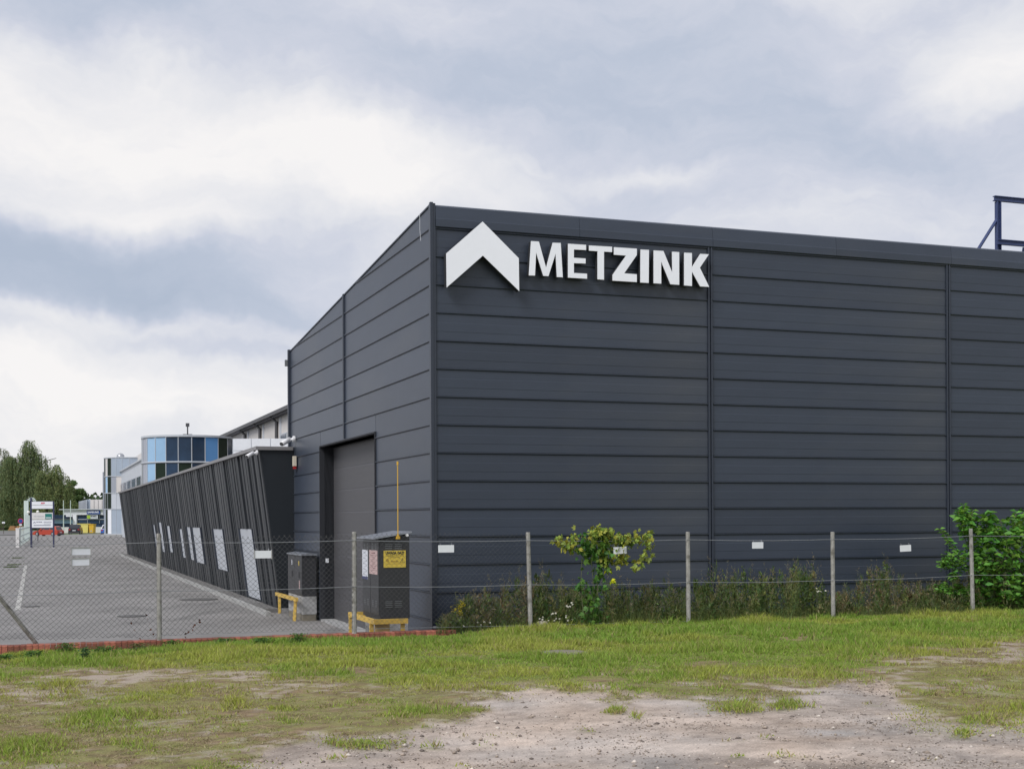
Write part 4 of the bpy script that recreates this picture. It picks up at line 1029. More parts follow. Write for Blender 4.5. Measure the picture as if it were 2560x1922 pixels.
for path in ([(1482, 1560), (1485, 1480), (1478, 1400), (1490, 1350)], [(1500, 1560), (1492, 1450), (1510, 1380), (1560, 1348), (1610, 1335), (1618, 1325)], [(1460, 1560), (1452, 1460), (1455, 1400), (1470, 1350), (1400, 1348)], [(1500, 1395), (1515, 1425), (1531, 1450)]):
    st.tube([fence_at(a, None, b, off=-.01) for a, b in path], .005, 5)
leaf_thing('climbing_vine', parts, 'climbing vine with yellowing lobed leaves spread over the top fence wire', 'vine', None, st)
# leafy bush at the right edge
parts = []; st = MB()
bush = [(2450, 1500, 44), (2460, 1440, 50), (2440, 1380, 44), (2425, 1320, 30), (2410, 1290, 16), (2465, 1300, 22), (2500, 1400, 60), (2540, 1360, 46), (2560, 1310, 40), (2580, 1440, 70), (2520, 1480, 56), (2640, 1380, 80), (2400, 1480, 22), (2545, 1500, 60), (2480, 1340, 36)]
for cx_, cy_, r_ in bush:
    k = int(r_ * 4.6)
    for _ in range(k):
        o3 = rdir(1)[0] * (rng.random() ** .4) * r_
        px = cx_ + o3[0]; py = cy_ + o3[1]
        q = fence_at(px, None, py, off=-.50 + o3[2] / 100.)
        d = rdir(1, -.5, .35); bright = .5 + .6 * (o3[1] < 0)
        L_ = rng.uniform(.07, .17)
        parts.append(leaf_arrays(np.array([q[:]]), d, rdir(1, .3, 1), L_, L_ * .5, tints(1, (.11, .26, .035), .42, .18)))
for cx_, cy_, r_ in bush[:12]:
    st.tube([fence_at(2470 + (cx_ - 2470) * .3, .6, 1500, off=-.5), fence_at(cx_, None, cy_, off=-.5)], .012, 5, .005)
for cx_, cy_, ln_, sl in ((2395, 1278, 60, -.25), (2432, 1276, 50, .2), (2540, 1282, 60, .1), (2350, 1322, 55, -.7), (2500, 1300, 60, -.3), (2410, 1262, 40, 0)):
    for t in np.linspace(0, 1, 16):
        q = fence_at(cx_ - sl * ln_ * t, None, cy_ + ln_ * t, off=-.45)
        for s_ in (-1, 1):
            parts.append(leaf_arrays(np.array([q[:]]), np.array([[s_ * 1.0, rng.uniform(-.6, .3), rng.uniform(-.3, .5)]]), rdir(1, .4, 1), rng.uniform(.07, .13), .045, tints(1, (.16, .36, .05), .3, .15)))
    st.tube([fence_at(cx_, None, cy_, off=-.45), fence_at(cx_ - sl * ln_, None, cy_ + ln_, off=-.45), fence_at(2470, .6, 1500, off=-.5)], .006, 5)
leaf_thing('leafy_bush', parts, 'tall bright green broad-leaved bush at the right edge behind the fence', 'bush', None, st)
parts = []; st = MB()
for cx_, cy_, r_ in ((2375, 1400, 22), (2360, 1412, 16), (2395, 1410, 22), (2385, 1440, 14), (2370, 1480, 16), (2355, 1470, 18)):
    for _ in range(int(r_ * 5)):
        o3 = rdir(1)[0] * (rng.random() ** .5) * r_
        q = fence_at(cx_ + o3[0], None, cy_ + o3[1], off=-.4 + o3[2] / 120)
        parts.append(leaf_arrays(np.array([q[:]]), rdir(1, -.4, .3), rdir(1, .3, 1), rng.uniform(.06, .1), .035, tints(1, (.13, .29, .045), .3)))
st.tube([fence_at(2385, .6, 1500, off=-.4), fence_at(2380, None, 1410, off=-.4)], .008, 5)
leaf_thing('young_sapling', parts, 'young green sapling standing just left of the leafy bush and last post', 'sapling', None, st)
# goldenrod
parts = []; st = MB()
for k in range(5):
    px = 1138 + 7 * k; q0 = fence_at(1146 + k, .6, 1560, off=-.35); top = fence_at(px, None, [1478, 1500, 1510, 1500, 1520][k], off=-.35)
    st.tube([q0, q0.lerp(top, .6) + Vector((.01, 0, .02)), top], .004, 5)
    n_ = 46; t = rng.random(n_)[:, None]; pp = np.array(q0[:]) * (1 - t) + np.array(top[:]) * t
    parts.append(leaf_arrays(pp + rng.normal(0, .012, (n_, 3)), rdir(n_, -.2, .5), rdir(n_, .2, 1), .05, .012, tints(n_, (.13, .15, .04), .3)))
g_ = leaf_thing('goldenrod_plant', parts, 'goldenrod with yellow flower sprays at the left end of the weed strip', 'plant', None, st)
parts = []
for px, py in ((1152, 1515), (1156, 1508), (1148, 1520), (1150, 1528), (1145, 1524), (1157, 1516), (1153, 1534), (1134, 1523)):
    q = fence_at(px, None, py, off=-.33); k = 14
    parts.append(leaf_arrays(np.array([q[:]] * k) + rng.normal(0, .02, (k, 3)), rdir(k, -.3, .7), rdir(k), .04, .012, tints(k, (.62, .50, .03), .15, .05)))
V_, F_, T_ = merge(parts); link('flower', np_mesh('flower', V_, F_, M['leaf'], T_), g_)
# daisies
dm = MB()
for k in range(7):
    a0 = k * 2 * math.pi / 7; dm.add([(0, 0, .004), (.022 * math.cos(a0 - .25), .022 * math.sin(a0 - .25), 0), (.026 * math.cos(a0), .026 * math.sin(a0), .002), (.022 * math.cos(a0 + .25), .022 * math.sin(a0 + .25), 0)], [(0, 1, 2, 3)])
dmm = dm.mesh('petals', M['flower']); cm = MB().ball((0, 0, .005), .007, 6, 4).mesh('centre', M['gold'])
for nm, pts_, lab in (('daisy_plant', [(1378, 1534), (1382, 1533), (1389, 1532), (1357, 1542), (1356, 1548), (1349, 1546), (1371, 1550), (1385, 1550), (1390, 1545), (1399, 1546), (1416, 1538), (1415, 1542), (1431, 1547), (1436, 1545), (1420, 1550)], 'low clump of small white daisies right of the leaning third post'),
                      ('daisy_plant', [(1420, 1516), (1425, 1515), (1431, 1510), (1429, 1506), (1417, 1514)], 'taller daisy heads among the dark weeds left of the vine stem'),
                      ('daisy_plant', [(2041, 1470), (2044, 1478), (2047, 1477), (2052, 1478), (2064, 1476)], 'white daisy heads beside the fifth fence post'),
                      ('daisy_plant', [(1160, 1564), (1211, 1554), (1225, 1556), (1194, 1555), (1202, 1561)], 'few white flowers in the dry weeds left of the leaning post')):
    st = MB(); e = empty(nm, (0, 0, 0), 0, lab, 'flowers', 'white daisies in the weeds')
    for px, py in pts_:
        q = fence_at(px, None, py, off=-.08 if py > 1500 else -.2)
        st.tube([(q.x, q.y, .62), q], .002, 4)
        o = link('flower_head', dmm, e, q, (R(rng.uniform(20, 70)), R(rng.uniform(-25, 25)), 0)); link('flower_centre', cm, o); o.scale = (.62,) * 3
    st.build('stem', M['stem'], e)
# low broad-leaved weeds along the kerb
low = [(84, 1640, 26, 14, 'spreading nettle-like weed at the kerb foot, left of the brace'), (165, 1624, 24, 18, 'bright green weed at the kerb foot, right of the brace'), (212, 1636, 10, 20, 'narrow dark green thistle at the kerb foot'),
       (265, 1630, 34, 16, 'wide fern-leaved weed patch before the kerb, left of the second post'), (10, 1648, 22, 12, 'green weed by the brick kerb at the far left edge'), (430, 1612, 26, 12, 'small weed overhanging the kerb right of the second post'),
       (560, 1606, 34, 12, 'low leafy weed on the kerb midway between the second and third posts'), (745, 1598, 20, 16, 'upright small weed on the kerb left of the third post'), (345, 1620, 22, 12, 'brownish low weed under the second post'), (655, 1604, 24, 9, 'low green weed on the kerb right of the middle weed patch')]
for cx_, cy_, rx, ry, lab in low:
    parts = []; c = (.075, .17, .03) if 'dark' not in lab and 'brown' not in lab else ((.05, .13, .045) if 'dark' in lab else (.10, .12, .04))
    q0 = ground_hit(cx_, cy_ + ry * .55); q0 = Vector((q0.x, min(q0.y, fence_at(cx_, 0, 1600).y - .16), 0)); q0.z = float(zg_base(np.array([q0.x]), np.array([q0.y]))[0])
    rX = rx * q0.y / F; rZ = ry * 1.5 * q0.y / F
    n_ = 120 + int(rx * 12); pp = np.stack([q0.x + rng.normal(0, .45, n_) * rX, q0.y + rng.normal(0, .06, n_), q0.z + rng.random(n_) ** 1.3 * rZ], 1)
    parts.append(leaf_arrays(pp, rdir(n_, -.3, .4), rdir(n_, .3, 1), rng.uniform(.02, .045, n_), .016, tints(n_, c, .3)))
    st = MB()
    for p_k in pp[::6]: st.tube([(q0.x + (p_k[0] - q0.x) * .5, q0.y, q0.z - .02), tuple(p_k)], .002, 3)
    leaf_thing('leafy_weed', parts, lab, 'weed', 'small weeds along the brick kerb', st)

# ------------------------------------------------------------------ far buildings
# white hall with dark eaves behind the annex
wh = empty('white_hall', (CX, CY, 0), TH, 'long off-white hall with dark eaves and downpipes behind the annex', 'building')
UW = 7.0
mb = MB(); mb.box(UW, UW + 14, 34, 112, 0, 8.35); mb.build('wall', M['offwhite'], wh)
mb = MB(); mb.prism([(UW - .35, 0, 8.30), (UW + 7, 0, 9.2), (UW + 14.3, 0, 8.3), (UW + 14.3, 0, 8.2), (UW + 7, 0, 9.0), (UW - .35, 0, 8.12)], (0, 112, 0), (0, 33.6, 0)); mb.build('roof', M['roof'], wh)
mb = MB(); mb.box(UW - .5, UW - .36, 33.6, 112, 8.22, 8.42); mb.build('gutter', M['gutter'], wh)
for px in (608.5, 645.4, 686.5):
    v_, _ = ray_u(px, 1080, UW - .15); mb = MB(); mb.tube([(UW - .42, v_, 8.25), (UW - .1, v_ - .3, 7.9), (UW - .1, v_ - .3, 0)], .10, 6); mb.build('downpipe', M['gutter'], wh)
    mb = MB(); mb.box(UW - .06, UW + .01, v_ - 1.4, v_ - 1.1, 0, 8.1); mb.build('pilaster', M['lightgrey'], wh)
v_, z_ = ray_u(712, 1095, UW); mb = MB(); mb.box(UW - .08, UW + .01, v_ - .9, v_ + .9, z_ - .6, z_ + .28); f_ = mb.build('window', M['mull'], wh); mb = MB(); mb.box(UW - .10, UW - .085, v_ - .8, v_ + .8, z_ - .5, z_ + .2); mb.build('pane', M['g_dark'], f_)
# white panelled parapet block between hall and round tower
pb = empty('white_parapet_block', (0, 0, 0), 0, 'low block of flat white panels above the annex roof, right of the blue tower', 'building')
YB = 66.0; zt1 = P(600, 1096.5, YB).z; x0 = P(581.5, 1100, YB).x; x1 = P(745, 1100, YB).x
mb = MB(); mb.prism([(x0, YB, 0), (x1, YB, 0), (x1 + .3, YB + 3, 0), (x0 * (YB + 3) / YB + .05, YB + 3, 0)], (0, 0, 0), (0, 0, zt1)); mb.build('wall', M['lightgrey'], pb)
xs_ = [P(p_, 1100, YB).x for p_ in (583, 628.5, 676.5, 725, 745)]; zz = [P(600, y_, YB).z for y_ in (1126, 1097)]; zl = P(600, 1126.5, YB).z
for a, b in zip(xs_[:-1], xs_[1:]):
    for z0, z1 in ((zl - .95, zl - .015), (zl + .015, zt1)):
        mb = MB(); mb.box(a + .015, b - .015, YB - .04, YB - .002, z0, z1); mb.build('facade_panel', M['white2'], pb)

def facet_tower(name, label, cxp, Yc, rp, rows, phis, colmap, top_mat):
    """round glazed tower from vertical facets; rows: z levels from the top down; phis: facet edge angles, 0 faces the camera, negative left"""
    Rr = rp * Yc / F; cx_ = (cxp - 1280) / F * Yc
    e = empty(name, (cx_, Yc, 0), math.atan2(-cx_, Yc), label, 'building')
    def pt(ph, r, z): return Vector((r * math.sin(R(ph)), -r * math.cos(R(ph)), z))
    ring = [pt(a, Rr - .08, 0) for a in range(-180, 180, 15)]
    mb = MB(); mb.prism(ring, (0, 0, 0), (0, 0, rows[0] - .05)); mb.build('core', M['greypanel'], e)
    ring = [pt(a, Rr + .07, 0) for a in range(-180, 180, 10)]
    mb = MB(); mb.prism(ring, (0, 0, rows[0] - .03), (0, 0, rows[0] + .10)); mb.build('roof_rim', M['mull'], e)
    for j in range(len(rows) - 1):
        zt_, zb_ = rows[j], rows[j + 1]
        for i in range(len(phis) - 1):
            mname = colmap(j, i)
            if mname is None: continue
            a, b = phis[i] + .4, phis[i + 1] - .4
            mb = MB(); q = [pt(a, Rr, zb_ + .06), pt(b, Rr, zb_ + .06), pt(b, Rr, zt_ - .06), pt(a, Rr, zt_ - .06)]
            mb.prism(q, (0, 0, 0), pt((a + b) / 2, -.06, 0)); mb.build('pane' if mname.startswith('g_') else 'facade_panel', M[mname], e)
        mb = MB(); rg = [pt(a, Rr + .04, 0) for a in phis]; mb.tube([q + Vector((0, 0, zb_)) for q in rg], .06, 4); mb.build('transom', M['mull'], e)
    for i, a in enumerate(phis):
        q = pt(a, Rr + .01, 0); mb = MB(); mb.tube([(q.x, q.y, rows[-1]), (q.x, q.y, rows[0])], .03, 4); mb.build('mullion', M['mull'], e)
    return e
z1r = [P(470, y_, 85).z for y_ in (1090, 1154.5, 1219, 1284)] + [0]
c1 = {(0, 0): 'g_grey', (0, 1): 'g_grey', (0, 2): 'g_light_refl', (0, 3): 'g_light_refl', (0, 4): 'g_dark', (0, 5): 'g_dark', (0, 6): 'g_dark', (0, 7): 'g_mid_refl', (0, 8): 'g_green_refl',  # reflections in the tower glass painted as a colour per pane
      (1, 0): 'g_green_refl', (1, 1): 'g_grey', (1, 2): 'g_light_refl', (1, 3): 'g_green_refl', (1, 4): 'g_dark', (1, 5): 'g_green_refl', (1, 6): 'g_dark', (1, 7): 'g_mid_refl', (1, 8): 'g_dark'}
t1 = facet_tower('glass_tower', 'round tower glazed in panes with painted blue and dark reflections, rising behind the annex roof', 470, 88, 110, z1r, [-90, -76, -60, -43.5, -27.5, -11.5, 5, 22, 41, 60, 80], lambda j, i: c1.get((j, i), 'g_light_refl' if i in (2, 3) else 'g_dark'), None)
mb = MB(); mb.tube([(0, -1, z1r[0]), (0, -1, z1r[0] + .95)], .05, 6); mb.box(-.3, .3, -1.2, -.8, z1r[0] + .05, z1r[0] + .25); mb.box(-.12, .12, -1.05, -.95, z1r[0] + .75, z1r[0] + .98); mb.build('mast', M['gutter'], t1)
YT2 = 187.
z2r = [P(320, y_, YT2 - 3.5).z for y_ in (1144, 1190, 1232, 1272)] + [.35]
def cm2(j, i):  # dark panes at the left carry tree reflections as their colour
    if j == 3: return ['greypanel', 'red' if False else 'g_green_refl', 'white2', 'greypanel', 'greypanel', 'greypanel', 'greypanel', 'greypanel', 'greypanel'][min(i, 8)]
    if j in (0,): return ['g_green_refl', 'offwhite', 'g_green_refl', 'greypanel'][i] if i < 4 else 'greypanel'
    if j == 1: return ['g_green_refl', 'g_light_refl', 'g_green_refl', 'g_grey'][i] if i < 4 else 'offwhite'
    return ['g_green_refl', 'g_green_refl', 'g_green_refl', 'lightgrey'][i] if i < 4 else 'lightgrey'
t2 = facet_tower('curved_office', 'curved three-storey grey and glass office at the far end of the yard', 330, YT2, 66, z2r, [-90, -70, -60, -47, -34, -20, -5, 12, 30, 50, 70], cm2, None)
mb = MB(); mb.prism([((4.2) * math.sin(R(a)), -4.2 * math.cos(R(a)), 0) for a in range(-180, 180, 15)], (0, 0, 0), (0, 0, .3)); mb.build('plinth', M['concrete'], t2)
for (px, r_) in ((304, .55),):
    mb = MB(); mb.ball((-1.5, -1.2, z2r[0] + .2), r_, 10, 6); mb.build('roof_vent', M['rim'], t2, smooth=True)
mb = MB(); mb.box(-3.95, -3.4, .4, 3.4, 3.0, P(260, 1181, YT2 + 1.5).z); mb.build('glazed_bay', M['g_grey'], t2)
# wing between the towers
wg = empty('office_wing', (CX, CY, 0), TH, 'pale wing with a glazed upper strip linking the two round glass towers', 'building')
UG = 5.2
mb = MB(); mb.box(UG, UG + 9, 112, 172, 0, 8.95); mb.build('wall', M['lightgrey'], wg)
mb = MB(); mb.box(UG + 2.2, UG + 14, 140, 190, 0, 11.3); mb.build('upper_wall', M['offwhite'], wg)
mb = MB(); mb.box(UG - .25, UG + 9, 112, 172, 8.953, 9.1); mb.build('fascia', M['mull'], wg)
for k in range(20):
    v0 = 114 + k * 2.8; mb = MB(); mb.box(UG - .08, UG - .01, v0, v0 + 2.5, 4.6, 7.4); f_ = mb.build('window', M['mull'], wg)
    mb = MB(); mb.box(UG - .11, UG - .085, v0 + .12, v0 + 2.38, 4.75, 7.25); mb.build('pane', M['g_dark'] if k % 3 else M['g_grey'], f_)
q = B(UG + 4, 150, 11.6); q_ = toB(P(339, 1130, 160)); mb = MB(); mb.ball((UG + 3.4, q_[1], 11.5), .8, 10, 6); mb.build('roof_vent', M['rim'], wg, smooth=True)

# low shop building with the blue sign
YS = 236.
sh = empty('shop_building', (0, YS, 0), 0, 'low white shop building with a blue SAMSUNG sign behind the parked cars', 'building')
def sx(px): return (px - 1280) / F * YS
def sz(py, px=200): return P(px, py, YS).z
mb = MB(); mb.box(sx(118), sx(262), 0, 12, 0, sz(1317)); mb.build('wall', M['pillar'], sh)
mb = MB(); mb.box(sx(158), sx(262), 0, 12, sz(1286.5), sz(1274)); mb.build('upper_wall', M['white2'], sh)
mb = MB(); mb.box(sx(150), sx(290), -.5, 12.4, sz(1274), sz(1272)); mb.build('roof', M['mull'], sh)
mb = MB(); mb.box(sx(182), sx(191), 0, .5, sz(1317), sz(1286.5)); mb.build('column', M['white2'], sh)
mb = MB(); mb.box(sx(118), sx(262), .6, 11.8, sz(1317), sz(1286.5)); mb.build('interior', M['g_dark'], sh)
for a, b in ((191.5, 216), (217, 246), (247, 262)):
    f_ = MB(); f_.box(sx(a), sx(b), .3, .4, sz(1298.6), sz(1297.2)); f_.box(sx(a), sx(a + .7), .3, .4, sz(1308), sz(1287)); fo = f_.build('window', M['mull'], sh)
    mb = MB(); mb.box(sx(a + .8), sx(b - .2), .42, .5, sz(1308), sz(1287.5)); mb.build('pane', M['g_dark'], fo)
mb = MB(); mb.box(sx(120), sx(181), .1, .3, sz(1308), sz(1296.5)); f_ = mb.build('window', M['g_light_refl'], sh); mb = MB(); mb.box(sx(118), sx(182), -.8, .1, sz(1297.5), sz(1295.5)); mb.build('canopy', M['gutter'], sh)
mb = MB(); mb.box(sx(165), sx(181), .0, .2, sz(1291), sz(1287)); mb.build('small_sign', M['white2'], sh)
s1 = MB(); s1.box(sx(218), sx(251), -.2, -.02, sz(1285), sz(1275)); so = s1.build('shop_sign', M['blueprint'], sh)
me = text_mesh('lettering', 'SAMSUNG', .42, M['white'], .01, .012, width=sx(248) - sx(220.3)); link('lettering', me, so, ((sx(248) + sx(220.3)) / 2, -.23, sz(1280)), FACE)
s2 = MB(); s2.box(sx(217.5), sx(245), -.05, .1, sz(1296.5), sz(1287.5)); so = s2.build('shop_sign', M['lightgrey'], sh)
mb = MB(); mb.box(sx(218), sx(226), -.08, -.055, sz(1296), sz(1288)); mb.build('logo', M['lime'], so)
me = text_mesh('lettering', 'MOBILE', .3, M['blackprint'], .01, .006, width=sx(241) - sx(227)); link('lettering', me, so, ((sx(241) + sx(227)) / 2, -.07, sz(1290.5)), FACE)
mb = MB(); mb.box(sx(228), sx(240), -.08, -.055, sz(1295.5), sz(1294)); mb.build('print', M['white2'], so)
ub = empty('upper_hall', (0, YS + 14, 0), 0, 'pale pink-grey hall with blue-grey fins rising behind the shop', 'building')
def ux(px): return (px - 1280) / F * (YS + 14)
def uz(py): return P(220, py, YS + 14).z
mb = MB(); mb.box(ux(226), ux(262), 0, 12, 0, uz(1248.5)); mb.build('wall', M['offwhite'], ub)
mb = MB(); mb.prism([(ux(197), .3, 0), (ux(226), .3, 0), (ux(226), .3, uz(1248.5)), (ux(218), .3, uz(1248)), (ux(198), .3, uz(1253))], (0, 0, 0), (0, 10, 0)); mb.build('side_wall', M['greypanel'], ub)
for k in range(7):
    mb = MB(); x_ = ux(198 + k * 3); mb.box(x_, x_ + .12, -.2, .3, 3, uz(1253 - k * .7)); mb.build('fin', M['lightgrey'], ub)
for px in (235, 245.5, 255): mb = MB(); mb.box(ux(px), ux(px) + .08, -.03, 0, 3, uz(1250)); mb.build('panel_joint', M['coping'], ub)
for px, lab in ((159, 'left pale flagpole before the dark trees by the shop'), (176.5, 'right pale flagpole before the dark trees by the shop')):
    q = P(px, 1310, 228); mb = MB(); mb.tube([(0, 0, 0), (0, 0, P(px, 1250, 228).z)], .10, 6, .06); o = mb.build('flagpole', M['palewhite'], None, (q.x, q.y, 0)); setp(o, lab, 'flagpole', 'flagpoles by the shop')

# ------------------------------------------------------------------ cars, skips
def car(loc, yaw, label, L_, Wd, H, paint, hatch=True, roofm=None):
    e = empty('parked_car', loc, yaw, label, 'car', 'cars parked at the end of the yard')
    x = L_ / 2; z0 = .18; zb = H * .58
    def loft(prof, w0, w1, zlo, zhi):     # profile in x,z ; half width narrows from w0 at zlo to w1 at zhi
        mb = MB(); n = len(prof); hw = [w0 + (w1 - w0) * max(0, min(1, (z - zlo) / (zhi - zlo))) for _, z in prof]
        vs = [(p[0], -h, p[1]) for p, h in zip(prof, hw)] + [(p[0], h, p[1]) for p, h in zip(prof, hw)]
        mb.add(vs, [tuple(range(n)), tuple(range(2 * n - 1, n - 1, -1))] + [(i, n + i, n + (i + 1) % n, (i + 1) % n) for i in range(n)]); return mb
    low_ = [(-x + .05, z0 + .05), (-x, z0 + .25), (-x + .03, zb - .12), (-x + .12, zb), (x * .35, zb + .02), (x - .35, zb - .12), (x - .05, zb - .3), (x, z0 + .25), (x - .05, z0), (-x + .15, z0)]
    loft(low_, Wd / 2, Wd / 2 - .03, z0, zb).build('body', paint, e)
    rear = -x + .18 if hatch else -x + .6
    cab = [(rear, zb), (rear + .28, H - .06), (rear + .55, H), (x * .02, H), (x * .22, H - .1), (x * .55, zb - .02)]
    loft(cab, Wd / 2 - .04, Wd / 2 - .22, zb, H).build('cabin', paint if roofm is None else roofm, e)
    wn = MB(); t = .012
    hw = lambda z: Wd / 2 - .04 - .18 * (z - zb) / (H - zb)
    for s in (-1, 1):
        for xs0, xs1 in ((rear + .42, rear + 1.1), (rear + 1.2, x * .10), (x * .14, x * .38)):
            za, zc = zb + .07, H - .14
            x0t = max(xs0, rear + .45); q = [(xs0, s * (hw(za) + t), za), (xs1, s * (hw(za) + t), za), (min(xs1, x * .15), s * (hw(zc) + t), zc), (x0t + .03, s * (hw(zc) + t), zc)]
            wn.add(q, [(0, 1, 2, 3)])
    wn.build('side_window', M['glassdark'], e)
    mb = MB(); za, zc = zb + .06, H - .12; k = (rear + .28 - rear) / (H - .06 - zb)
    mb.add([(rear + k * (za - zb) - .015, -hw(za) + .1, za), (rear + k * (za - zb) - .015, hw(za) - .1, za), (rear + k * (zc - zb) - .015, hw(zc) - .1, zc), (rear + k * (zc - zb) - .015, -hw(zc) + .1, zc)], [(0, 1, 2, 3)]); mb.build('rear_window', M['glassdark'], e)
    mb = MB(); a0, a1 = (x * .55, zb - .02), (x * .22, H - .1)
    mb.add([(a0[0] + .02, -hw(zb) + .1, a0[1] + .05), (a0[0] + .02, hw(zb) - .1, a0[1] + .05), (a1[0] + .03, hw(H) - .02, a1[1]), (a1[0] + .03, -hw(H) + .02, a1[1])], [(0, 1, 2, 3)]); mb.build('windscreen', M['glassdark'], e)
    for sx_ in (-x * .62, x * .62):
        for s in (-1, 1):
            mb = MB(); mb.tube([(sx_, s * (Wd / 2 - .2), .31), (sx_, s * (Wd / 2 + .01), .31)], .31, 14); wo = mb.build('wheel', M['tyre'], e)
            mb = MB(); mb.tube([(sx_, s * (Wd / 2 + .005), .31), (sx_, s * (Wd / 2 + .02), .31)], .20, 10); mb.build('rim', M['rim'], wo)
    for s in (-1, 1):
        mb = MB(); mb.box(-x - .005, -x + .10, s * (Wd / 2 - .22) - .12, s * (Wd / 2 - .22) + .13, zb - .26, zb - .06); mb.build('tail_light', M['lightred'], e)
        mb = MB(); mb.box(x - .16, x - .005, s * (Wd / 2 - .25) - .14, s * (Wd / 2 - .25) + .14, zb - .42, zb - .28); mb.build('headlight', M['lightclear'], e)
        mb = MB(); mb.box(x * .30, x * .38, s * (Wd / 2 + .0) - .02, s * (Wd / 2 + .10) + .02, zb - .02, zb + .12); mb.build('wing_mirror', paint, e)
    mb = MB(); mb.box(-x - .015, -x + .02, -.26, .26, zb - .38, zb - .26); mb.build('number_plate', M['white2'], e)
    mb = MB(); mb.box(-x - .03, -x + .1, -Wd / 2 + .08, Wd / 2 - .08, z0 - .02, z0 + .2); mb.build('bumper', M['gutter'], e)
    return e
q = P(115, 1339, 194); car((q.x, 195, 0), R(180 - 14), 'red hatchback parked behind the advertising board', 4.15, 1.72, 1.45, M['carred'])
q = P(179, 1334, 216); car((q.x, 218, 0), R(90 + 12), 'black estate car seen from behind next to the yellow skip', 4.5, 1.85, 1.62, M['carblack'])
q = P(259, 1338, 197); car((q.x, 200, 0), R(90 + 6), 'blue car seen from behind, half hidden by the curved office', 4.3, 1.85, 1.62, M['carblue'], roofm=M['roofrefl'])  # cabin painted pale to imitate the reflecting roof
for x0, x1, y0, m_, lab in ((194, 220.5, 1308.5, M['skipy'], 'large pale yellow waste container beside the black car'), (222, 234, 1309.5, M['skipo'], 'smaller deep yellow waste container right of the pale one')):
    Yk = 226.; a = P(x0, 1320, Yk).x; b = P(x1, 1320, Yk).x; zt_ = P(x0, y0, Yk).z
    e = empty('waste_container', ((a + b) / 2, Yk, 0), 0, lab, 'container', 'yellow waste containers'); wd = b - a
    mb = MB(); mb.prism([(-wd / 2 + .12, 0, .12), (wd / 2 - .08, 0, .12), (wd / 2, 0, zt_ - .12), (-wd / 2, 0, zt_ - .12)], (0, 0, 0), (0, 1.3, 0)); mb.build('body', m_, e)
    mb = MB(); mb.box(-wd / 2 - .05, wd / 2 + .05, -.06, 1.36, zt_ - .12, zt_); mb.build('lid', m_, e)
    if wd < 1.2: mb = MB(); mb.box(-.15, .15, -.02, -.001, .35, .55); mb.build('label_patch', M['greyprint'], e)

# ------------------------------------------------------------------ advertising board
YA = 114.
ab = empty('advertising_board', (0, YA, 0), 0, 'two-post navy board with white company panels at the yard entrance', 'sign')
def axx(px): return (px - 1280) / F * YA
def az(py): return P(105, py, YA).z
for x0, x1, y0 in ((76.3, 80, 1243.5), (132.5, 135.5, 1253.5)):
    mb = MB(); mb.box(axx(x0), axx(x1), -.06, .06, 0, az(y0)); mb.build('post', M['navy'], ab)
def bpanel(y0, y1, m_=M['white2']):
    mb = MB(); mb.box(axx(80.2), axx(133.8), -.05, .02, az(y1), az(y0)); return mb.build('panel', m_, ab)
pA_ = bpanel(1253.4, 1261.8); pB_ = bpanel(1262.6, 1271.2); pC_ = bpanel(1281, 1297.8, M['pillar']); pD_ = bpanel(1299, 1318.5)
mb = MB(); mb.box(axx(80), axx(134), -.03, .03, az(1320.6), az(1318.8)); mb.box(axx(80), axx(134), -.03, .03, az(1253.2), az(1252.6)); mb.build('crossbar', M['navy'], ab)
def atext(s, x0, x1, y, m_, par, sz_, bold=.0):
    me = text_mesh('lettering', s, sz_, m_, .003, bold, width=axx(x1) - axx(x0)); link('lettering', me, par, ((axx(x0) + axx(x1)) / 2, -.058, az(y)), FACE)
atext('ABB', 102.7, 113, 1257.7, M['red'], pA_, .19, .008)
atext('ARTSECH', 85, 110, 1290.5, M['greyprint'], pC_, .14)
mb = MB(); mb.box(axx(113.5), axx(130.5), -.06, -.052, az(1296.8), az(1283.8)); go_ = mb.build('green_square', M['teal'], pC_)
mb = MB(); mb.box(axx(115), axx(128.5), -.066, -.061, az(1294.6), az(1292.8)); mb.build('print', M['white2'], pC_)
atext('METZINK', 91, 106, 1304.6, M['navyprint'], pD_, .12); atext('MAGAZYN', 110, 129, 1304.6, M['navyprint'], pD_, .12)
mb = MB(); cv = [(0, .0), (.09, .08), (.18, 0), (.18, -.06), (.09, .02), (0, -.06)]; mb.prism([(axx(84) + a, -.06, az(1306) + b) for a, b in cv], (0, 0, 0), (0, .008, 0)); mb.build('logo', M['navyprint'], pD_)
mb = MB(); mb.box(axx(84.5), axx(127.5), -.06, -.052, az(1313.4), az(1312)); mb.box(axx(110), axx(128), -.06, -.052, az(1309), az(1308.3)); mb.build('print', M['navyprint'], pD_)

# gate and pillar left of it
ga = empty('entrance_gate', (0, 0, 0), 0, 'pale green-white metal gate with arched top, left of the advertising board', 'gate')
g0 = P(50, 1367, 114); g1 = P(74, 1348, 150); g0.z = g1.z = 0
for k in range(9):
    t = k / 8; q = g0.lerp(g1, t); mb = MB(); mb.tube([q + Vector((0, 0, .1)), q + Vector((0, 0, 1.75 if k < 4 else 2.9))], .05, 5); mb.build('bar', M['palewhite'], ga)
for zz in (.35, .9, 1.5):
    mb = MB(); mb.prism([g0 + Vector((0, 0, zz)), g0 + Vector((.06, 0, zz)), g0 + Vector((.06, 0, zz + .14)), g0 + Vector((0, 0, zz + .14))], (0, 0, 0), g1 - g0); mb.build('rail', M['palewhite'], ga)
for px in (63.5, 69):
    q = P(px, 1345, 150); mb = MB(); mb.box(q.x - .12, q.x + .12, 149.9, 150.1, 0, P(px, 1251, 150).z); mb.build('gate_post', M['palewhite'], ga)
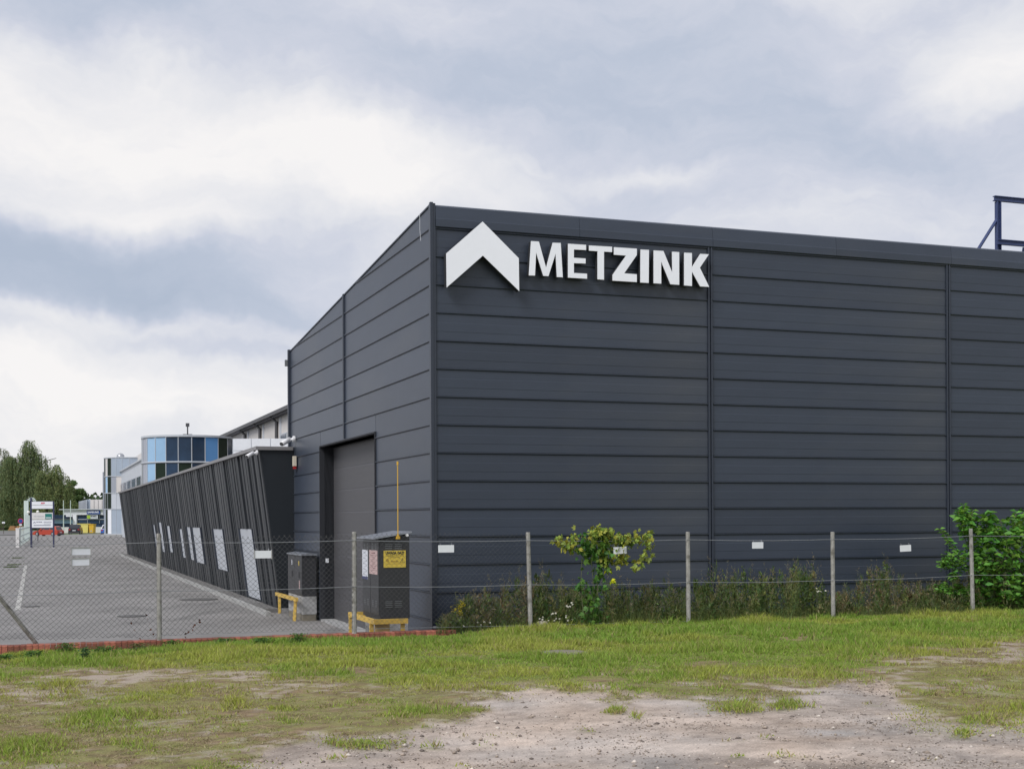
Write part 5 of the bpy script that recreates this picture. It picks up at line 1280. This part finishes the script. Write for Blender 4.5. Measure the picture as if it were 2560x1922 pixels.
for rpx in (11, 8):
    c = P(79, 1258, 150); rad = rpx * 150 / F; mb = MB(); mb.tube([(c.x + rad * math.cos(t), c.y, c.z + rad * math.sin(t) * 1.25) for t in np.linspace(0, math.pi, 12)], .06, 5); mb.build('arch', M['palewhite'], ga)
gp = empty('gate_pillar', P(45.3, 1367, 114) * 1, 0, 'squat white rendered pillar at the gate end', 'pillar'); gp.location.z = 0
mb = MB(); mb.box(-.15, .15, -.15, .15, 0, 1.60); mb.build('shaft', M['pillar'], gp)
mb = MB(); mb.box(-.17, .17, -.17, .17, 1.60, 1.66); mb.build('cap', M['white2'], gp)
for px, py, Yl, lab in ((71, 1280, 150, 'white globe lamp on a pole between the gate and the navy board post'), (94.5, 1279, 152, 'white globe lamp seen in the gap of the advertising board')):
    q = P(px, py, Yl); e = empty('globe_lamp', (q.x, q.y, 0), 0, lab, 'lamp', 'globe lamps at the entrance'); mb = MB(); mb.tube([(0, 0, 0), (0, 0, q.z)], .05, 6); mb.build('pole', M['gutter'], e)
    mb = MB(); mb.ball((0, 0, q.z), .17, 10, 8); mb.build('globe', M['globe'], e, smooth=True)
q = P(51.5, 1302, 182); e = empty('road_sign', (q.x, q.y, 0), R(8), 'round blue and red no-stopping sign by the road', 'sign')
mb = MB(); mb.tube([(0, .03, 0), (0, .03, q.z + .2)], .04, 6); mb.build('pole', M['coping'], e)
mb = MB(); mb.tube([(0, 0, q.z), (0, .02, q.z)], .36, 18); d_ = mb.build('disc', M['red'], e); mb = MB(); mb.tube([(0, -.02, q.z), (0, -.001, q.z)], .28, 18); mb.build('disc_centre', M['blueprint'], d_)
mb = MB(); mb.box(-.18, .18, -.02, .0, q.z - .62, q.z - .42); mb.build('sub_plate', M['white2'], e)
q = P(8.8, 1306, 230); e = empty('small_sign', (q.x, q.y, 0), 0, 'small white board on a post beside the log pile', 'sign'); mb = MB(); mb.tube([(0, 0, 0), (0, 0, q.z)], .05, 5); mb.build('pole', M['bark'], e); mb = MB(); mb.box(-.25, .25, -.04, 0, q.z - .15, q.z + .15); mb.build('board', M['white2'], e)
# log heaps
for i, (px, py, lab) in enumerate(((22, 1313, 'left heap of pale cut logs beyond the road'), (40, 1312, 'right heap of pale cut logs beyond the road'))):
    q = P(px, 1318, 300); e = empty('log_pile', (q.x, 303, 0), 0, lab, 'log pile', 'heaps of logs beyond the road')
    for k in range(14):
        rw = 0 if k < 6 else (1 if k < 11 else 2); x_ = (k - [0, 6, 11][rw]) * .36 - .9 + rw * .18 + (0)
        mb = MB(); mb.tube([(x_, -.6, .2 + rw * .32), (x_ + rr.uniform(-.1, .1), .8, .2 + rw * .32)], .17, 8); mb.build('log', M['wood'], e)

# ------------------------------------------------------------------ trees
def tree(name, px, Yt, top, halfw, label, kind, nleaf, col, trunk_px=None, low=1.0, group='trees at the far end of the yard'):
    e = empty(name, (P(px, 1300, Yt).x, Yt, 0), 0, label, 'tree', group)
    H = P(px, top, Yt).z; Wd = halfw * Yt / F
    st = MB(); st.tube([(0, 0, 0), (.1, 0, H * .3), (-.15, .1, H * .65)], H * .025, 7, H * .008)
    for k in range(9):
        a = rng.uniform(0, 6.28); hz = rng.uniform(.25, .6) * H
        st.tube([(0, 0, hz), (math.cos(a) * Wd * .45, math.sin(a) * Wd * .45, hz + H * .17), (math.cos(a) * Wd * .75, math.sin(a) * Wd * .75, hz + H * .2)], H * .008, 5, H * .003)
    st.build('trunk', M['bark'], e)
    parts = []
    if kind == 'willow':
        ns = int(nleaf // 26 * .9)
        lobes = [(0, 0, 1.0, .36), (.3, 0, .84, .45), (-.35, 0, .82, .42), (.1, -.3, .7, .6)] + [(rng.uniform(-.62, .62), rng.uniform(-.5, .5), rng.uniform(.55, .92), rng.uniform(.24, .42)) for _ in range(9)] + [(sx_ * rng.uniform(.6, .75), 0, rng.uniform(.4, .6), .3) for sx_ in (-1, 1, -1, 1)]
        for k in range(ns):
            lx, ly, lt, lr = lobes[rng.integers(len(lobes))]; 
            th = rng.uniform(0, 2 * np.pi); ct = rng.random() ** .7; sn = (1 - ct * ct) ** .5 * rng.uniform(.5, 1)
            x_ = (lx + lr * sn * math.cos(th)) * Wd; y_ = (ly + lr * sn * math.sin(th)) * Wd; zt_ = H * lt - lr * Wd * (1 - ct) * 1.25; ln = H * rng.uniform(.08, .42)
            m = 26; t = rng.random(m)
            pp = np.stack([x_ + rng.normal(0, .10, m) + .25 * t * math.cos(th), y_ + rng.normal(0, .10, m), np.maximum(zt_ - ln * t, low)], 1)
            d = np.stack([rng.normal(0, .3, m), rng.normal(0, .3, m), -np.ones(m)], 1)
            shade = rng.uniform(.7, 1.5)
            parts.append(leaf_arrays(pp, d, rdir(m), rng.uniform(.25, .5, m), rng.uniform(.09, .17, m), tints(m, np.array(col) * shade, .2)))
    else:
        nb = 34
        for k in range(nb):
            c = rdir(1, -.6, 1)[0] * rng.uniform(.3, .85); c = np.array((c[0] * Wd, c[1] * Wd, H * .58 + c[2] * H * .36)); rb = rng.uniform(.15, .30) * Wd
            m = nleaf // nb; pp = c + rdir(m) * rb * (rng.random((m, 1)) ** .35) * np.array((1, 1, .8))
            parts.append(leaf_arrays(pp, rdir(m, -.6, .4), rdir(m), rng.uniform(.2, .42, m), rng.uniform(.14, .26, m), tints(m, np.array(col) * rng.uniform(.7, 1.3), .2)))
    V_, F_, T_ = merge(parts); link('crown', np_mesh('crown', V_, F_, M['leaf'], T_), e); return e
tree('willow_tree', 76, 305, 1096, 84, 'tall weeping willow behind the entrance gate, largest of the trees', 'willow', 60000, (.155, .20, .085))
tree('willow_tree', 143, 290, 1158, 62, 'lower yellow-green willow right of the tall one', 'willow', 34000, (.17, .21, .08))
tree('willow_tree', 6, 322, 1118, 66, 'loose willow at the left picture edge', 'willow', 34000, (.16, .19, .10))
tree('broadleaf_tree', 180, 300, 1190, 42, 'rounded broad-leaved tree at the right end of the tree group', 'round', 22000, (.13, .20, .07))
tree('broadleaf_tree', 243, 330, 1240, 16, 'small tree crown showing above the shop roof', 'round', 4000, (.075, .12, .035))
tree('broadleaf_tree', -60, 330, 1120, 60, 'broad tree standing just beyond the left picture edge', 'round', 8000, (.06, .10, .03))
# hedge of undergrowth beyond the road
n = 15000; X = rng.uniform(-165, -82, n); Y = rng.uniform(318, 350, n); Z = rng.random(n) ** 1.4 * (1.5 + 4.5 * fbm(X, Y, 7, 3, 2))
V_, F_, T_ = leaf_arrays(np.stack([X, Y, Z], 1), rdir(n), rdir(n), .6, .4, tints(n, (.05, .085, .025), .45))
o = link('undergrowth', np_mesh('undergrowth', V_, F_, M['leaf'], T_)); setp(o, 'dark undergrowth below the far trees', 'undergrowth', kind='stuff')
n = 30000; X = rng.uniform(-500, 60, n); Y = rng.uniform(420, 460, n); Z = rng.random(n) * (5 + 9 * fbm(X, Y, 18, 4, 4))
V_, F_, T_ = leaf_arrays(np.stack([X, Y, Z], 1), rdir(n), rdir(n), 1.6, 1.2, tints(n, (.05, .085, .03), .4))
o = link('far_wood', np_mesh('far_wood', V_, F_, M['leaf'], T_)); setp(o, 'far wood along the horizon', 'wood', kind='stuff')
# grass tufts growing in the paving on the left
for px, py, lab in ((42, 1395, 'upper grass tuft growing in the paving joints at left'), (36, 1412, 'middle larger grass tuft in the paving at left'), (30, 1418, 'lower grass tuft in the paving at left')):
    a, b = ray(px, py); Yk = -CH / b; n = 120
    pp = np.stack([a * Yk + rng.normal(0, .16, n), Yk + rng.normal(0, .3, n), 0 * np.zeros(n)], 1)
    V_, F_, T_ = leaf_arrays(pp, rdir(n, .2, .9), rdir(n), .09, .03, tints(n, (.09, .14, .03)))
    o = link('grass_tuft', np_mesh('grass_tuft', V_, F_, M['leaf'], T_)); setp(o, lab, 'grass tuft', 'grass tufts in the yard paving')
